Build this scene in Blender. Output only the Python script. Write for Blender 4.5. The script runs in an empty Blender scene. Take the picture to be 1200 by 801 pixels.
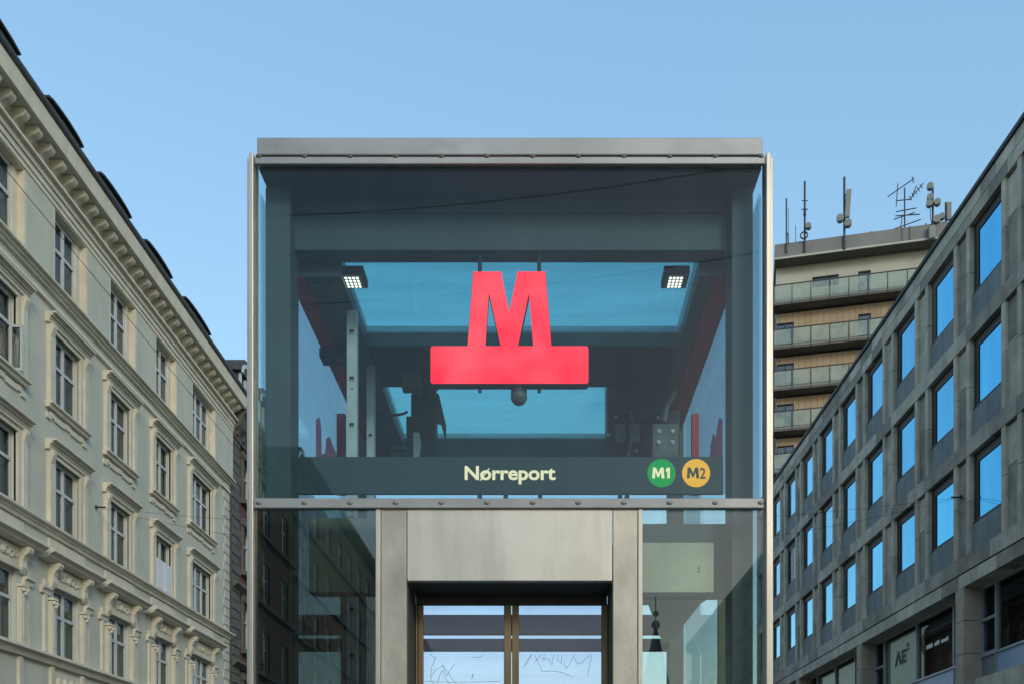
import bpy, bmesh, math, random
from mathutils import Vector, Matrix
random.seed(7)
S = bpy.context.scene
C = S.collection
R = math.radians
E = 0.9                     # eye height above the pavement
F = 1080.0                  # focal length in photo pixels (photo 1200 wide)
VX, VY = 634.0, 961.0       # vanishing point of the street in the photo

# ------------------------------------------------------------------ camera
cd = bpy.data.cameras.new('camera')
cam = bpy.data.objects.new('camera', cd); C.objects.link(cam)
cam.location = (0, 0, E); cam.rotation_euler = (R(90), 0, 0)
cd.sensor_width = 36.0; cd.lens = F / 1200 * 36
cd.shift_x = (600 - VX) / 1200; cd.shift_y = (VY - 400.5) / 1200
cd.clip_start = 0.05; cd.clip_end = 3000
S.camera = cam

# ------------------------------------------------------------------ world + sun
SUN_EL, SUN_AZ = 22.0, 153.0     # azimuth clockwise from +Y: behind the camera, to the right
w = bpy.data.worlds.new('World'); S.world = w; w.use_nodes = True
nt = w.node_tree; nt.nodes.clear()
out = nt.nodes.new('ShaderNodeOutputWorld'); bg = nt.nodes.new('ShaderNodeBackground')
sky = nt.nodes.new('ShaderNodeTexSky'); sky.sky_type = 'NISHITA'; sky.sun_disc = False
sky.sun_elevation = R(SUN_EL); sky.sun_rotation = R(SUN_AZ)
sky.air_density = 1.5; sky.dust_density = 0.8; sky.ozone_density = 3.5
gm = nt.nodes.new('ShaderNodeGamma'); gm.inputs[1].default_value = 0.5
hs = nt.nodes.new('ShaderNodeHueSaturation'); hs.inputs['Saturation'].default_value = 1.54; hs.inputs['Value'].default_value = 1.6
nt.links.new(sky.outputs[0], gm.inputs[0]); nt.links.new(gm.outputs[0], hs.inputs['Color'])
nt.links.new(hs.outputs[0], bg.inputs[0]); nt.links.new(bg.outputs[0], out.inputs[0])
bg.inputs[1].default_value = 0.15
sd = bpy.data.lights.new('sun', 'SUN'); sd.energy = 0.62; sd.angle = R(16); sd.color = (1.0, 0.88, 0.68)
sun = bpy.data.objects.new('sun', sd); C.objects.link(sun)
sv = Vector((math.sin(R(SUN_AZ)) * math.cos(R(SUN_EL)), math.cos(R(SUN_AZ)) * math.cos(R(SUN_EL)), math.sin(R(SUN_EL))))
sun.rotation_euler = (-sv).to_track_quat('-Z', 'Y').to_euler()
sun.location = (0, 0, 60)
S.view_settings.view_transform = 'Standard'; S.view_settings.look = 'None'
S.view_settings.exposure = 1.0; S.view_settings.gamma = 1.0
S.cycles.transparent_max_bounces = 32; S.cycles.max_bounces = 10; S.cycles.glossy_bounces = 6

# ------------------------------------------------------------------ materials
def nd(t, ty, **kw):
    n = t.nodes.new(ty)
    for k, v in kw.items():
        if k in n.inputs: n.inputs[k].default_value = v
        else: setattr(n, k, v)
    return n
def ramp(t, fac, stops):
    r = t.nodes.new('ShaderNodeValToRGB')
    el = r.color_ramp.elements
    while len(el) < len(stops): el.new(0.5)
    for e, (p, c) in zip(el, stops): e.position = p; e.color = (c[0], c[1], c[2], 1) if hasattr(c, '__len__') else (c, c, c, 1)
    t.links.new(fac, r.inputs[0]); return r.outputs[0]
def mix(t, fac, a, b, mode='MIX'):
    m = t.nodes.new('ShaderNodeMix'); m.data_type = 'RGBA'; m.blend_type = mode
    for i, v in ((0, fac), (6, a), (7, b)):
        if hasattr(v, 'is_linked') or hasattr(v, 'links'): t.links.new(v, m.inputs[i])
        else: m.inputs[i].default_value = v if i == 0 else (v[0], v[1], v[2], 1)
    return m.outputs[2]
def geo_pos(t, scale=(1, 1, 1)):
    g = t.nodes.new('ShaderNodeNewGeometry'); mp = t.nodes.new('ShaderNodeMapping')
    mp.inputs['Scale'].default_value = scale
    t.links.new(g.outputs['Position'], mp.inputs[0]); return mp.outputs[0]
def noise(t, vec, sc, detail=5, rough=.55):
    n = nd(t, 'ShaderNodeTexNoise', Scale=sc, Detail=detail, Roughness=rough)
    t.links.new(vec, n.inputs['Vector']); return n.outputs['Fac']
def new_mat(name):
    m = bpy.data.materials.new(name); m.use_nodes = True
    t = m.node_tree; b = t.nodes['Principled BSDF']; return m, t, b
def surf(name, col, rough=.7, metal=0., var=.18, scale=3., stain=0., bump=.1, bscale=60., streak=(1, 1, 1), objvar=0., spec=.4, speck=0.):
    m, t, b = new_mat(name)
    p = geo_pos(t); ps = geo_pos(t, streak)
    n1 = noise(t, p, scale, 6)
    dark = [c * (1 - var) for c in col]; lite = [min(1, c * (1 + var)) for c in col]
    c = ramp(t, n1, [(.3, dark), (.7, lite)])
    if stain:
        n2 = noise(t, ps, scale * .7, 8, .65)
        f = ramp(t, n2, [(.45, 0.), (.72, stain)])
        c = mix(t, f, c, [x * .45 for x in col])
    if speck:
        f = ramp(t, noise(t, p, 26, 3, .5), [(.735, 0.), (.79, speck)])
        c = mix(t, f, c, [x * .3 for x in col])
    if objvar:
        oi = t.nodes.new('ShaderNodeObjectInfo')
        f = ramp(t, oi.outputs['Random'], [(0, 1 - objvar), (1, 1 + objvar * .5)])
        c = mix(t, 1., c, f, 'MULTIPLY')
    t.links.new(c, b.inputs['Base Color'])
    b.inputs['Roughness'].default_value = rough; b.inputs['Metallic'].default_value = metal
    b.inputs['Specular IOR Level'].default_value = spec
    if bump:
        bn = nd(t, 'ShaderNodeBump', Strength=bump, Distance=.02)
        t.links.new(noise(t, p, bscale, 4), bn.inputs['Height']); t.links.new(bn.outputs[0], b.inputs['Normal'])
    return m
def schlick(t, f0, kk=1.0):
    g = t.nodes.new('ShaderNodeNewGeometry')
    d = nd(t, 'ShaderNodeVectorMath', operation='DOT_PRODUCT')
    t.links.new(g.outputs['Normal'], d.inputs[0]); t.links.new(g.outputs['Incoming'], d.inputs[1])
    def mth(op, a, b):
        n = nd(t, 'ShaderNodeMath', operation=op)
        for i, v in enumerate((a, b)):
            if v is None: continue
            if hasattr(v, 'links'): t.links.new(v, n.inputs[i])
            else: n.inputs[i].default_value = v
        return n.outputs[0]
    a = mth('ABSOLUTE', d.outputs['Value'], None)
    k = mth('POWER', mth('SUBTRACT', 1.0, a), 5.0)
    return mth('ADD', mth('MULTIPLY', k, (1 - f0) * kk), f0)
def glass(name, tint, f0=.045, dirt=.03, dirtcol=(.35, .4, .4), rough=0.0, dscale=1.2, streak=(1, 1, 1), wav=0., kk=1., lucent=False):
    m = bpy.data.materials.new(name); m.use_nodes = True
    t = m.node_tree; t.nodes.clear()
    o = t.nodes.new('ShaderNodeOutputMaterial')
    tr = t.nodes.new('ShaderNodeBsdfTransparent'); tr.inputs[0].default_value = (*tint, 1)
    gl = nd(t, 'ShaderNodeBsdfGlossy', Roughness=rough)
    df = t.nodes.new('ShaderNodeBsdfTranslucent' if lucent else 'ShaderNodeBsdfDiffuse'); df.inputs[0].default_value = (*dirtcol, 1)
    m1 = t.nodes.new('ShaderNodeMixShader'); m2 = t.nodes.new('ShaderNodeMixShader')
    p = geo_pos(t, streak)
    f = ramp(t, noise(t, p, dscale, 8, .65), [(.35, dirt * .3), (.75, dirt)])
    t.links.new(f, m1.inputs[0]); t.links.new(tr.outputs[0], m1.inputs[1]); t.links.new(df.outputs[0], m1.inputs[2])
    t.links.new(schlick(t, f0, kk), m2.inputs[0]); t.links.new(m1.outputs[0], m2.inputs[1]); t.links.new(gl.outputs[0], m2.inputs[2])
    if wav:
        bn = nd(t, 'ShaderNodeBump', Strength=wav, Distance=.05)
        t.links.new(noise(t, geo_pos(t), .8, 2), bn.inputs['Height']); t.links.new(bn.outputs[0], gl.inputs['Normal'])
    t.links.new(m2.outputs[0], o.inputs[0]); return m
def emit(name, col, strength, var=None):
    m = bpy.data.materials.new(name); m.use_nodes = True
    t = m.node_tree; t.nodes.clear()
    o = t.nodes.new('ShaderNodeOutputMaterial'); e = nd(t, 'ShaderNodeEmission', Strength=strength)
    e.inputs[0].default_value = (*col, 1)
    if var:
        c = ramp(t, noise(t, geo_pos(t), 2.6, 2), [(.36, col), (.62, var)]); t.links.new(c, e.inputs[0])
    t.links.new(e.outputs[0], o.inputs[0]); return m

M = {}
M['steel'] = surf('brushed_steel', (.70, .65, .545), .38, .55, .09, 2.2, .45, .05, 140, (3, 3, .35), speck=.4)
M['steel_jamb'] = surf('stained_steel', (.66, .60, .485), .42, .35, .14, 2.4, .75, .06, 120, (1.6, 1.6, .8), speck=.7)
M['steel_cap'] = surf('weathered_steel_cap', (.42, .42, .40), .5, .45, .12, 2.0, .5, .05, 120, (1, 1, 3), speck=.7)
M['steel_dull'] = surf('dirty_panel_steel', (.72, .74, .64), .6, .05, .14, 2.5, .35, .05, 90, (2, 2, .6))
M['bolt'] = surf('dark_bolt_metal', (.16, .14, .11), .5, .5, .2, 30, 0, 0)
M['bolt_worn'] = surf('worn_bolt_metal', (.28, .26, .22), .5, .5, .3, 30, 0, 0)
M['frame_paint'] = surf('slate_frame_paint', (.10, .135, .14), .5, 0, .12, 1.2, .2, .03, 40, (2, 2, .4))
M['frame_dark'] = surf('dark_frame_paint', (.035, .045, .048), .55, 0, .15, 1.5, .1, .03, 40)
M['band'] = surf('sign_band_paint', (.055, .085, .09), .45, 0, .07, 1.0, .1, .02, 40)
M['rail'] = surf('galvanised_rail', (.82, .83, .80), .5, 0, .12, 9, .3, .05, 90, (1, 1, .4))
M['violet_bar'] = surf('violet_grey_bar', (.05, .046, .082), .5, 0, .1, 3, .1, 0)
M['black'] = surf('black_recess', (.008, .009, .009), .8, 0, .1, 3, 0, 0)
M['machine'] = surf('dark_machine_paint', (.042, .05, .052), .5, .1, .2, 6, .2, .05, 60)
M['machine_mid'] = surf('grey_machine_paint', (.19, .215, .21), .5, .1, .2, 8, .3, .05, 60)
M['rust'] = surf('coil_brown', (.08, .065, .045), .6, .1, .3, 30, 0, .05)
M['red_paint'] = surf('dark_red_paint', (.72, .05, .085), .5, 0, .2, 4, .2, .02)
M['tan_lining'] = surf('tan_lining', (.34, .32, .25), .7, 0, .1, 2, .2, 0)
M['bronze'] = surf('bronze_door_frame', (.27, .20, .115), .45, .45, .22, 3, .5, .05, 90, (3, 3, .5))
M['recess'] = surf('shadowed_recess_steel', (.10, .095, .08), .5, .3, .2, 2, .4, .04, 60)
M['badge_dark'] = surf('dark_badge_lettering', (.09, .10, .09), .5, 0, .04, 4, 0, 0)
M['scratch'] = surf('scratch_grey', (.10, .10, .14), .7, 0, .1, 8, 0, 0)
M['glass_front'] = glass('front_glass', (.80, .90, .92), .022, .034, (.35, .4, .4), 0., 1.8, (2.5, 2.5, .5))
M['glass_low'] = glass('lower_glass', (.46, .52, .50), .10, .010)  # lower left pane: its dim look is put into a dark tint
M['glass_low_clear'] = glass('lower_clear_glass', (.88, .92, .87), .05, .012)  # same glass on the right, reflected brightness put into a paler tint
M['glass_side'] = glass('side_glass', (.86, .94, .96), .04, .03)
M['glass_roof'] = glass('dirty_roof_glass', (.60, .93, .93), .04, .50, (.46, .80, .84), 0., 1.6, (.5, 5, 1), lucent=True)
M['glass_rear'] = glass('rear_glass', (.92, .95, .98), .04, .05)
M['glass_door'] = glass('door_glass', (.88, .90, .97), .03, .10, (.55, .58, .68), 0., 2.)
M['film_red'] = glass('red_film', (.99, .60, .67), .03, .30, (.9, .25, .33), 0., 2.0, (1, 7, .5), lucent=True)
M['red_glow'] = emit('red_sign_face', (1.0, .010, .036), 1.0, (1.0, .065, .085))
M['text'] = emit('lit_cream_lettering', (1.0, .83, .50), .60)
M['badge_green'] = emit('lit_green_badge', (.005, .40, .08), .48)
M['badge_yellow'] = emit('lit_amber_badge', (1.0, .46, .045), .60)
M['led'] = emit('white_led', (1.0, .93, .75), 1.3)
# cream building
M['cream_field'] = surf('grey_green_render', (.525, .54, .455), .85, 0, .07, 1.2, .18, .12, 35, (1.5, 1.5, .3))
M['cream_trim'] = surf('cream_stucco', (.64, .61, .495), .8, 0, .08, 2.5, .25, .12, 40, (2, 2, .5))
M['win_frame'] = surf('pale_blue_grey_window_paint', (.52, .57, .59), .5, 0, .06, 5, .1, .02)
M['slate'] = surf('dark_slate_roof', (.055, .062, .066), .7, 0, .25, 5, .2, .15, 20)
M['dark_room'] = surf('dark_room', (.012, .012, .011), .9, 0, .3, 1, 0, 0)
M['curtain'] = surf('brown_curtain', (.17, .14, .105), .9, 0, .25, 6, .2, .0, 60, (6, 6, .2))
M['curtain_pale'] = surf('pale_curtain', (.26, .27, .25), .9, 0, .2, 6, .2, .0, 60, (6, 6, .2))
M['blind'] = surf('white_blind', (.70, .74, .78), .8, 0, .05, 6, 0, 0)
M['dormer_pane'] = surf('grey_dormer_glass', (.10, .12, .13), .15, 0, .2, 3, 0, 0)
M['pane'] = glass('old_window_pane', (.62, .66, .66), .045, .01, (.2, .2, .2), 0., 1.2, (1, 1, 1), .15)
M['shop_pane'] = glass('shop_pane', (.80, .83, .80), .02, .01, (.2, .2, .2), 0., 1.2, kk=.35)
M['awning'] = surf('navy_awning', (.018, .022, .04), .8, 0, .1, 4, 0, .05)
# office building
M['stone'] = surf('grey_stone_slab', (.55, .49, .385), .75, 0, .26, 1.6, .35, .2, 30, (1.5, 1.5, .5), .16)
M['stone_dark'] = surf('weathered_stone_slab', (.33, .295, .235), .75, 0, .26, 1.8, .4, .2, 30, (1, 1, 2), .2)
M['stone_tan'] = surf('tan_stone_slab', (.42, .35, .255), .75, 0, .16, 1.6, .3, .2, 30, (1.5, 1.5, .5), .1)
M['spandrel'] = surf('blue_grey_spandrel', (.215, .24, .235), .7, 0, .15, 2.2, .35, .08, 40, (2, 2, .4), .1)
M['office_frame'] = surf('dark_brown_window_frame', (.035, .032, .028), .5, .1, .15, 4, .1, .03)
M['office_frame_mid'] = surf('brown_blind_box', (.10, .088, .072), .6, .1, .15, 4, .1, .03)
M['alu'] = surf('aluminium_mullion', (.36, .39, .41), .45, .3, .08, 5, .1, .03)
M['blue_panel'] = surf('pale_blue_panel', (.30, .40, .52), .4, .1, .06, 1.5, .12, .0)  # aluminium sill panels, reflected sky put into the base colour
M['cream_film'] = surf('cream_window_film', (.44, .45, .32), .6, 0, .05, 1.2, .08, 0)
M['logo_dark'] = surf('dark_logo', (.045, .06, .055), .6, 0, .05, 5, 0, 0)
M['brown_inside'] = surf('brown_interior', (.07, .045, .03), .8, 0, .4, 1.5, .2, 0)
M['logo_pale'] = surf('pale_small_lettering', (.80, .74, .66), .6, 0, .05, 5, 0, 0)
def coated(name):
    m, t, b = new_mat(name)
    b.inputs['Metallic'].default_value = 1.0; b.inputs['Roughness'].default_value = .02
    b.inputs['Coat Weight'].default_value = .35; b.inputs['Coat Roughness'].default_value = .03
    p = geo_pos(t, (1, 1, .12))
    c = ramp(t, noise(t, p, 2.2, 3), [(.3, (.003, .33, .58)), (.7, (.012, .44, .70))])
    oi = t.nodes.new('ShaderNodeObjectInfo'); c = mix(t, 1., c, ramp(t, oi.outputs['Random'], [(0, .90), (1, 1.12)]), 'MULTIPLY')
    t.links.new(c, b.inputs['Base Color'])
    bn = nd(t, 'ShaderNodeBump', Strength=.10, Distance=.03)
    t.links.new(noise(t, geo_pos(t), .9, 2), bn.inputs['Height']); t.links.new(bn.outputs[0], b.inputs['Normal'])
    return m
M['blue_glass'] = coated('blue_solar_glass')
# far block
M['far_wall'] = surf('pale_grey_render', (.48, .49, .43), .85, 0, .05, .8, .1, 0)
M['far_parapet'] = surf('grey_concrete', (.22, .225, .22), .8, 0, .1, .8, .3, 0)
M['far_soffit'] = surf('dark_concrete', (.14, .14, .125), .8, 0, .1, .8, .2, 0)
M['rail_glass'] = glass('green_balcony_glass', (.72, .80, .76), .05, .46, (.60, .65, .56), 0., 1.0)
M['far_pane'] = glass('far_window_pane', (.5, .6, .65), .12, .08, (.3, .4, .45), 0., 1.)
M['antenna'] = surf('dark_antenna_metal', (.05, .055, .06), .5, .4, .1, 5, 0, 0)
M['antenna_grey'] = surf('grey_antenna_plastic', (.24, .26, .25), .5, 0, .1, 5, .1, 0)
def tile_mat():
    m, t, b = new_mat('tan_cladding_tile')
    tc = t.nodes.new('ShaderNodeTexCoord')
    mp = t.nodes.new('ShaderNodeMapping'); t.links.new(tc.outputs['Object'], mp.inputs[0])
    sx = t.nodes.new('ShaderNodeSeparateXYZ'); t.links.new(mp.outputs[0], sx.inputs[0])
    cb = t.nodes.new('ShaderNodeCombineXYZ'); t.links.new(sx.outputs[0], cb.inputs[0]); t.links.new(sx.outputs[2], cb.inputs[1])
    br = nd(t, 'ShaderNodeTexBrick', Scale=1.0); br.offset = 0.
    br.inputs['Color1'].default_value = (.44, .33, .22, 1); br.inputs['Color2'].default_value = (.36, .28, .19, 1); br.inputs['Mortar'].default_value = (.22, .17, .12, 1)
    br.inputs['Mortar Size'].default_value = .018; br.inputs['Brick Width'].default_value = .42; br.inputs['Row Height'].default_value = 1.45
    t.links.new(cb.outputs[0], br.inputs['Vector']); t.links.new(br.outputs[0], b.inputs['Base Color'])
    b.inputs['Roughness'].default_value = .8; return m
M['tile'] = tile_mat()
def brick_mat(name, c1, c2, mo):
    m, t, b = new_mat(name)
    g = t.nodes.new('ShaderNodeNewGeometry'); sx = t.nodes.new('ShaderNodeSeparateXYZ'); t.links.new(g.outputs['Position'], sx.inputs[0])
    ad = nd(t, 'ShaderNodeMath', operation='ADD'); t.links.new(sx.outputs[0], ad.inputs[0]); t.links.new(sx.outputs[1], ad.inputs[1])
    cb = t.nodes.new('ShaderNodeCombineXYZ'); t.links.new(ad.outputs[0], cb.inputs[0]); t.links.new(sx.outputs[2], cb.inputs[1])
    br = nd(t, 'ShaderNodeTexBrick', Scale=1.0)
    br.inputs['Color1'].default_value = (*c1, 1); br.inputs['Color2'].default_value = (*c2, 1); br.inputs['Mortar'].default_value = (*mo, 1)
    br.inputs['Mortar Size'].default_value = .008; br.inputs['Brick Width'].default_value = .24; br.inputs['Row Height'].default_value = .075
    t.links.new(cb.outputs[0], br.inputs['Vector'])
    c = mix(t, .5, br.outputs[0], ramp(t, noise(t, g.outputs['Position'], 1.5, 6), [(.3, .5), (.7, 1.)]), 'MULTIPLY')
    t.links.new(c, b.inputs['Base Color']); b.inputs['Roughness'].default_value = .85; return m
M['brick_red'] = brick_mat('red_brick', (.16, .05, .032), (.12, .038, .028), (.12, .10, .085))
M['grey_stone'] = surf('sooty_grey_stone', (.12, .12, .105), .85, 0, .2, 2, .4, .2, 30)
M['brick_dark'] = brick_mat('dark_red_brick', (.085, .034, .025), (.065, .03, .024), (.07, .06, .055))
M['pale_plaster'] = surf('pale_plaster', (.72, .68, .54), .85, 0, .08, 1, .2, .05, 30)
M['asphalt'] = surf('asphalt', (.05, .05, .052), .9, 0, .2, 4, .1, .3, 90)
M['paving'] = surf('paving_slab', (.12, .117, .11), .85, 0, .12, 3, .2, .2, 60)
M['wire'] = surf('black_wire', (.02, .02, .022), .6, 0, .1, 4, 0, 0)

# ------------------------------------------------------------------ building blocks
POS = {}
MESHES = {}
def IDT(u, v, w): return Vector((u, v, w))
class MB:
    def __init__(s, T=IDT): s.T = T; s.v = []; s.f = []
    def add(s, vs, fs):
        n = len(s.v); s.v += [s.T(*p) for p in vs]; s.f += [tuple(i + n for i in f) for f in fs]; return s
    def box(s, a0, a1, b0, b1, c0, c1):
        return s.add([(a0, b0, c0), (a1, b0, c0), (a1, b1, c0), (a0, b1, c0), (a0, b0, c1), (a1, b0, c1), (a1, b1, c1), (a0, b1, c1)],
              [(0, 3, 2, 1), (4, 5, 6, 7), (0, 1, 5, 4), (1, 2, 6, 5), (2, 3, 7, 6), (3, 0, 4, 7)])
    def prism(s, pts3a, pts3b):          # two matching loops
        n = len(pts3a)
        return s.add(list(pts3a) + list(pts3b), [tuple(range(n - 1, -1, -1)), tuple(range(n, 2 * n))] + [(i, (i + 1) % n, n + (i + 1) % n, n + i) for i in range(n)])
    def prof(s, vw, u0, u1):             # profile of (v, w) extruded along u
        return s.prism([(u0, v, x) for v, x in vw], [(u1, v, x) for v, x in vw])
    def profv(s, uw, v0, v1):
        return s.prism([(u, v0, x) for u, x in uw], [(u, v1, x) for u, x in uw])
    def profw(s, uv, w0, w1):
        return s.prism([(u, v, w0) for u, v in uv], [(u, v, w1) for u, v in uv])
    def cyl(s, p0, p1, r, n=10, r1=None):
        p0, p1 = Vector(p0), Vector(p1); d = (p1 - p0).normalized()
        a = d.orthogonal().normalized(); b = d.cross(a); r1 = r if r1 is None else r1
        l0 = [tuple(p0 + (a * math.cos(k * 2 * math.pi / n) + b * math.sin(k * 2 * math.pi / n)) * r) for k in range(n)]
        l1 = [tuple(p1 + (a * math.cos(k * 2 * math.pi / n) + b * math.sin(k * 2 * math.pi / n)) * r1) for k in range(n)]
        return s.prism(l0, l1)
    def tube(s, pts, r, n=6):
        for a, b in zip(pts[:-1], pts[1:]): s.cyl(a, b, r, n)
        return s
    def ball(s, c, r, nu=12, nv=8, sq=(1, 1, 1)):
        vs = []; fs = []
        for j in range(nv + 1):
            th = math.pi * j / nv
            for i in range(nu):
                ph = 2 * math.pi * i / nu
                vs.append((c[0] + r * sq[0] * math.sin(th) * math.cos(ph), c[1] + r * sq[1] * math.sin(th) * math.sin(ph), c[2] + r * sq[2] * math.cos(th)))
        for j in range(nv):
            for i in range(nu): fs.append((j * nu + i, j * nu + (i + 1) % nu, (j + 1) * nu + (i + 1) % nu, (j + 1) * nu + i))
        return s.add(vs, fs)
    def build(s, name, mat, parent=None, bevel=0, smooth=False, **props):
        lo = Vector((min(v[i] for v in s.v) for i in range(3))); hi = Vector((max(v[i] for v in s.v) for i in range(3)))
        c = (lo + hi) / 2
        key = (mat, smooth, tuple((round(v[0] - c[0], 3), round(v[1] - c[1], 3), round(v[2] - c[2], 3)) for v in s.v), tuple(s.f))
        me = MESHES.get(key)
        if me is None:
            me = bpy.data.meshes.new(name)
            me.from_pydata([tuple(v - c) for v in s.v], [], s.f)
            b = bmesh.new(); b.from_mesh(me)
            bmesh.ops.remove_doubles(b, verts=b.verts, dist=1e-6) if smooth else None
            bmesh.ops.recalc_face_normals(b, faces=b.faces); b.to_mesh(me); b.free()
            me.materials.append(M[mat])
            if smooth: me.shade_smooth()
            MESHES[key] = me
        o = bpy.data.objects.new(name, me); C.objects.link(o)
        o.location = c - (POS[parent.name] if parent else Vector()); o.parent = parent
        POS[o.name] = c
        if bevel:
            bv = o.modifiers.new('bevel', 'BEVEL'); bv.width = bevel; bv.segments = 2; bv.limit_method = 'ANGLE'
        for k, v in props.items(): o[k] = v
        return o
def thing(name, label, cat, loc, group=None):
    o = bpy.data.objects.new(name, None); C.objects.link(o); o.location = loc; o.empty_display_size = .2
    POS[o.name] = Vector(loc); o['label'] = label; o['category'] = cat
    if group: o['group'] = group
    return o
def tag(o, label, cat, group=None):
    o['label'] = label; o['category'] = cat
    if group: o['group'] = group
    return o
def lettering(name, s, fn, mat, parent, bold=0.0, thick=None):
    """flat letters fitted into the unit square of fn(a, b) -> world point"""
    cu = bpy.data.curves.new('tmp', 'FONT'); cu.body = s; cu.offset = bold; cu.resolution_u = 6
    ob = bpy.data.objects.new('tmp', cu); C.objects.link(ob)
    dg = bpy.context.evaluated_depsgraph_get()
    me = bpy.data.meshes.new_from_object(ob.evaluated_get(dg)); bpy.data.objects.remove(ob)
    xs = [v.co.x for v in me.vertices]; ys = [v.co.y for v in me.vertices]
    x0, x1, y0, y1 = min(xs), max(xs), min(ys), max(ys)
    b = MB(); b.v = [Vector(fn((v.co.x - x0) / (x1 - x0), (v.co.y - y0) / (y1 - y0))) for v in me.vertices]
    b.f = [tuple(p.vertices) for p in me.polygons]
    return b.build(name, mat, parent)
def PX(px, Y): return (px - VX) * Y / F          # photo pixel -> metres at a known distance
def PZ(py, Y): return E + (VY - py) * Y / F

# ================================================================== SETTING
o = MB().box(-1500, 1500, -1500, 1500, -.5, 0).build('ground', 'asphalt'); o['kind'] = 'structure'
o = MB().box(-9.5, 8.5, -120, 140, .004, .13).build('pavement', 'paving'); o['kind'] = 'structure'

# ================================================================== LIFT TOWER
Y0 = 5.4
XL, XR = PX(299, Y0), PX(896, Y0)
ZR = PZ(193, Y0)                    # underside of the roof edge
ZRG = E + 3.53                      # roof glass
YB = 8.62                           # rear of the tower
tw = thing('metro_lift_tower', 'tall glass and steel lift tower with a red lit letter hung inside', 'lift tower', (PX(597, Y0), 7.0, .13))
def tb(name, mat, x0, x1, y0, y1, z0, z1, parent=tw, bevel=0, **k): return MB().box(x0, x1, y0, y1, z0, z1).build(name, mat, parent, bevel, **k)
zc, zs = PZ(161, 5.38), PZ(181.5, 5.36)
cx0, cx1, cz0 = PX(301, 5.38), PX(894, 5.38), PZ(181.5, 5.38)
tb('roof_cap', 'steel_cap', cx0, cx1, 5.38, 5.70, cz0, zc, bevel=.006)
for a, b_ in ((cx0, cx0 + .2), (cx1 - .2, cx1)): tb('roof_cap', 'steel_cap', a, b_, 5.702, YB + .05, cz0, zc - .002)
tb('rear_fascia', 'steel_cap', cx0 + .202, cx1 - .202, YB + .002, YB + .05, E + 3.07, ZRG + .06)
fs = tb('fascia_strip', 'steel_cap', PX(298.5, 5.376), PX(901, 5.375), 5.376, 5.398, PZ(192, 5.376), zs, bevel=.004)
def bolts(parent, py, Yf, ry, mat='bolt'):
    for k in range(12):
        x = PX(303 + 53.5 * k, Yf)
        MB().ball((x, Yf, PZ(py, Yf)), .0185, 12, 8, (1, .35, ry)).build('bolt', mat, parent, smooth=True)
bolts(fs, 183.0, 5.376, .62)
tb('roof_overhang', 'frame_dark', XL + .01, XR - .01, 5.44, 5.80, ZR, ZR + .05)
for (xa, xb) in ((XL + .01, -1.605), (1.24, XR - .01)):
    tb('roof_edge_plate', 'frame_dark', xa, xb, 5.72, YB, PZ(217, Y0) + .003, ZR - .004)
cb_ = tb('crossbar', 'steel_cap', XL + .002, PX(895, 5.37), 5.37, 5.416, PZ(594.5, 5.37), PZ(583, 5.37), bevel=.004)
bolts(cb_, 588.5, 5.37, .62, 'bolt_worn')
for pts in ((289.3, 293.4, 5.40), (294.2, 299, 5.36), (896.3, 901.3, 5.36), (902, 906, 5.40)):
    tb('corner_post', 'steel', PX(pts[0], 5.4), PX(pts[1], 5.4), pts[2], 5.47, .13, PZ(182, 5.4) - .012, bevel=.003)
# glass skins, each a sheet with thickness
tb('front_glass', 'glass_front', XL + .004, XR - .004, 5.40, 5.412, PZ(583, 5.4), PZ(192, 5.4) - .003)
tb('front_glass', 'glass_low', XL + .004, PX(439.5, 5.4), 5.40, 5.412, .13, PZ(595, 5.4) - .004)
tb('front_glass', 'glass_low_clear', PX(753.5, 5.4), XR - .004, 5.40, 5.412, .13, PZ(595, 5.4) - .004)
for x in (XL + .002, XR - .014):
    tb('side_glass', 'glass_side', x, x + .012, 5.48, YB, .13, PZ(217, Y0))
tb('rear_glass', 'glass_rear', XL + .04, XR - .04, YB - .012, YB, .13, E + 3.06)
tb('roof_glass', 'glass_roof', -1.262, .998, 5.83, 6.675, ZRG, ZRG + .014)
tb('roof_glass', 'glass_roof', -1.262, .998, 7.315, 8.515, ZRG, ZRG + .014)
# inner frame
for x0, x1 in ((311, 340), (857.6, 882.5)):
    for yy in (5.585, 8.30):
        tb('steel_column', 'frame_paint', PX(x0, 5.585), PX(x1, 5.585), yy, yy + .2, .13, ZR - .005, bevel=.004)
bx0, bx1 = PX(345, 5.69), PX(850, 5.69)
tb('front_beam', 'frame_paint', bx0, bx1, 5.69, 5.82, PZ(293, 5.69), PZ(251.2, 5.69), bevel=.002)
tb('front_beam', 'frame_paint', bx0, bx1, 5.692, 5.82, PZ(248.8, 5.69), ZR - .003, bevel=.002)
tb('side_beam', 'frame_paint', -1.60, -1.263, 5.83, 8.51, E + 3.44, ZRG + .06)
tb('side_beam', 'frame_paint', 1.00, 1.235, 5.83, 8.51, E + 3.44, ZRG + .06)
for x0, x1 in ((-1.598, -1.50), (1.095, 1.233)):
    tb('red_trim', 'red_paint', x0, x1, 5.84, 8.5, E + 3.432, E + 3.4385)
mb_ = tb('middle_beam', 'frame_dark', -1.262, .998, 6.69, 7.31, E + 3.437, ZRG + .05)
tb('flange', 'frame_paint', -1.262, .998, 6.677, 6.689, E + 3.437, ZRG + .05, mb_)
tb('rear_beam', 'frame_dark', -1.60, 1.235, 8.52, YB - .015, E + 3.065, ZRG + .05)
for z0, z1 in ((1.728, 1.90), (1.576, 1.68)):
    tb('rear_crossbar', 'violet_bar', XL + .05, XR - .05, 8.50, 8.60, E + z0, E + z1)
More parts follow.
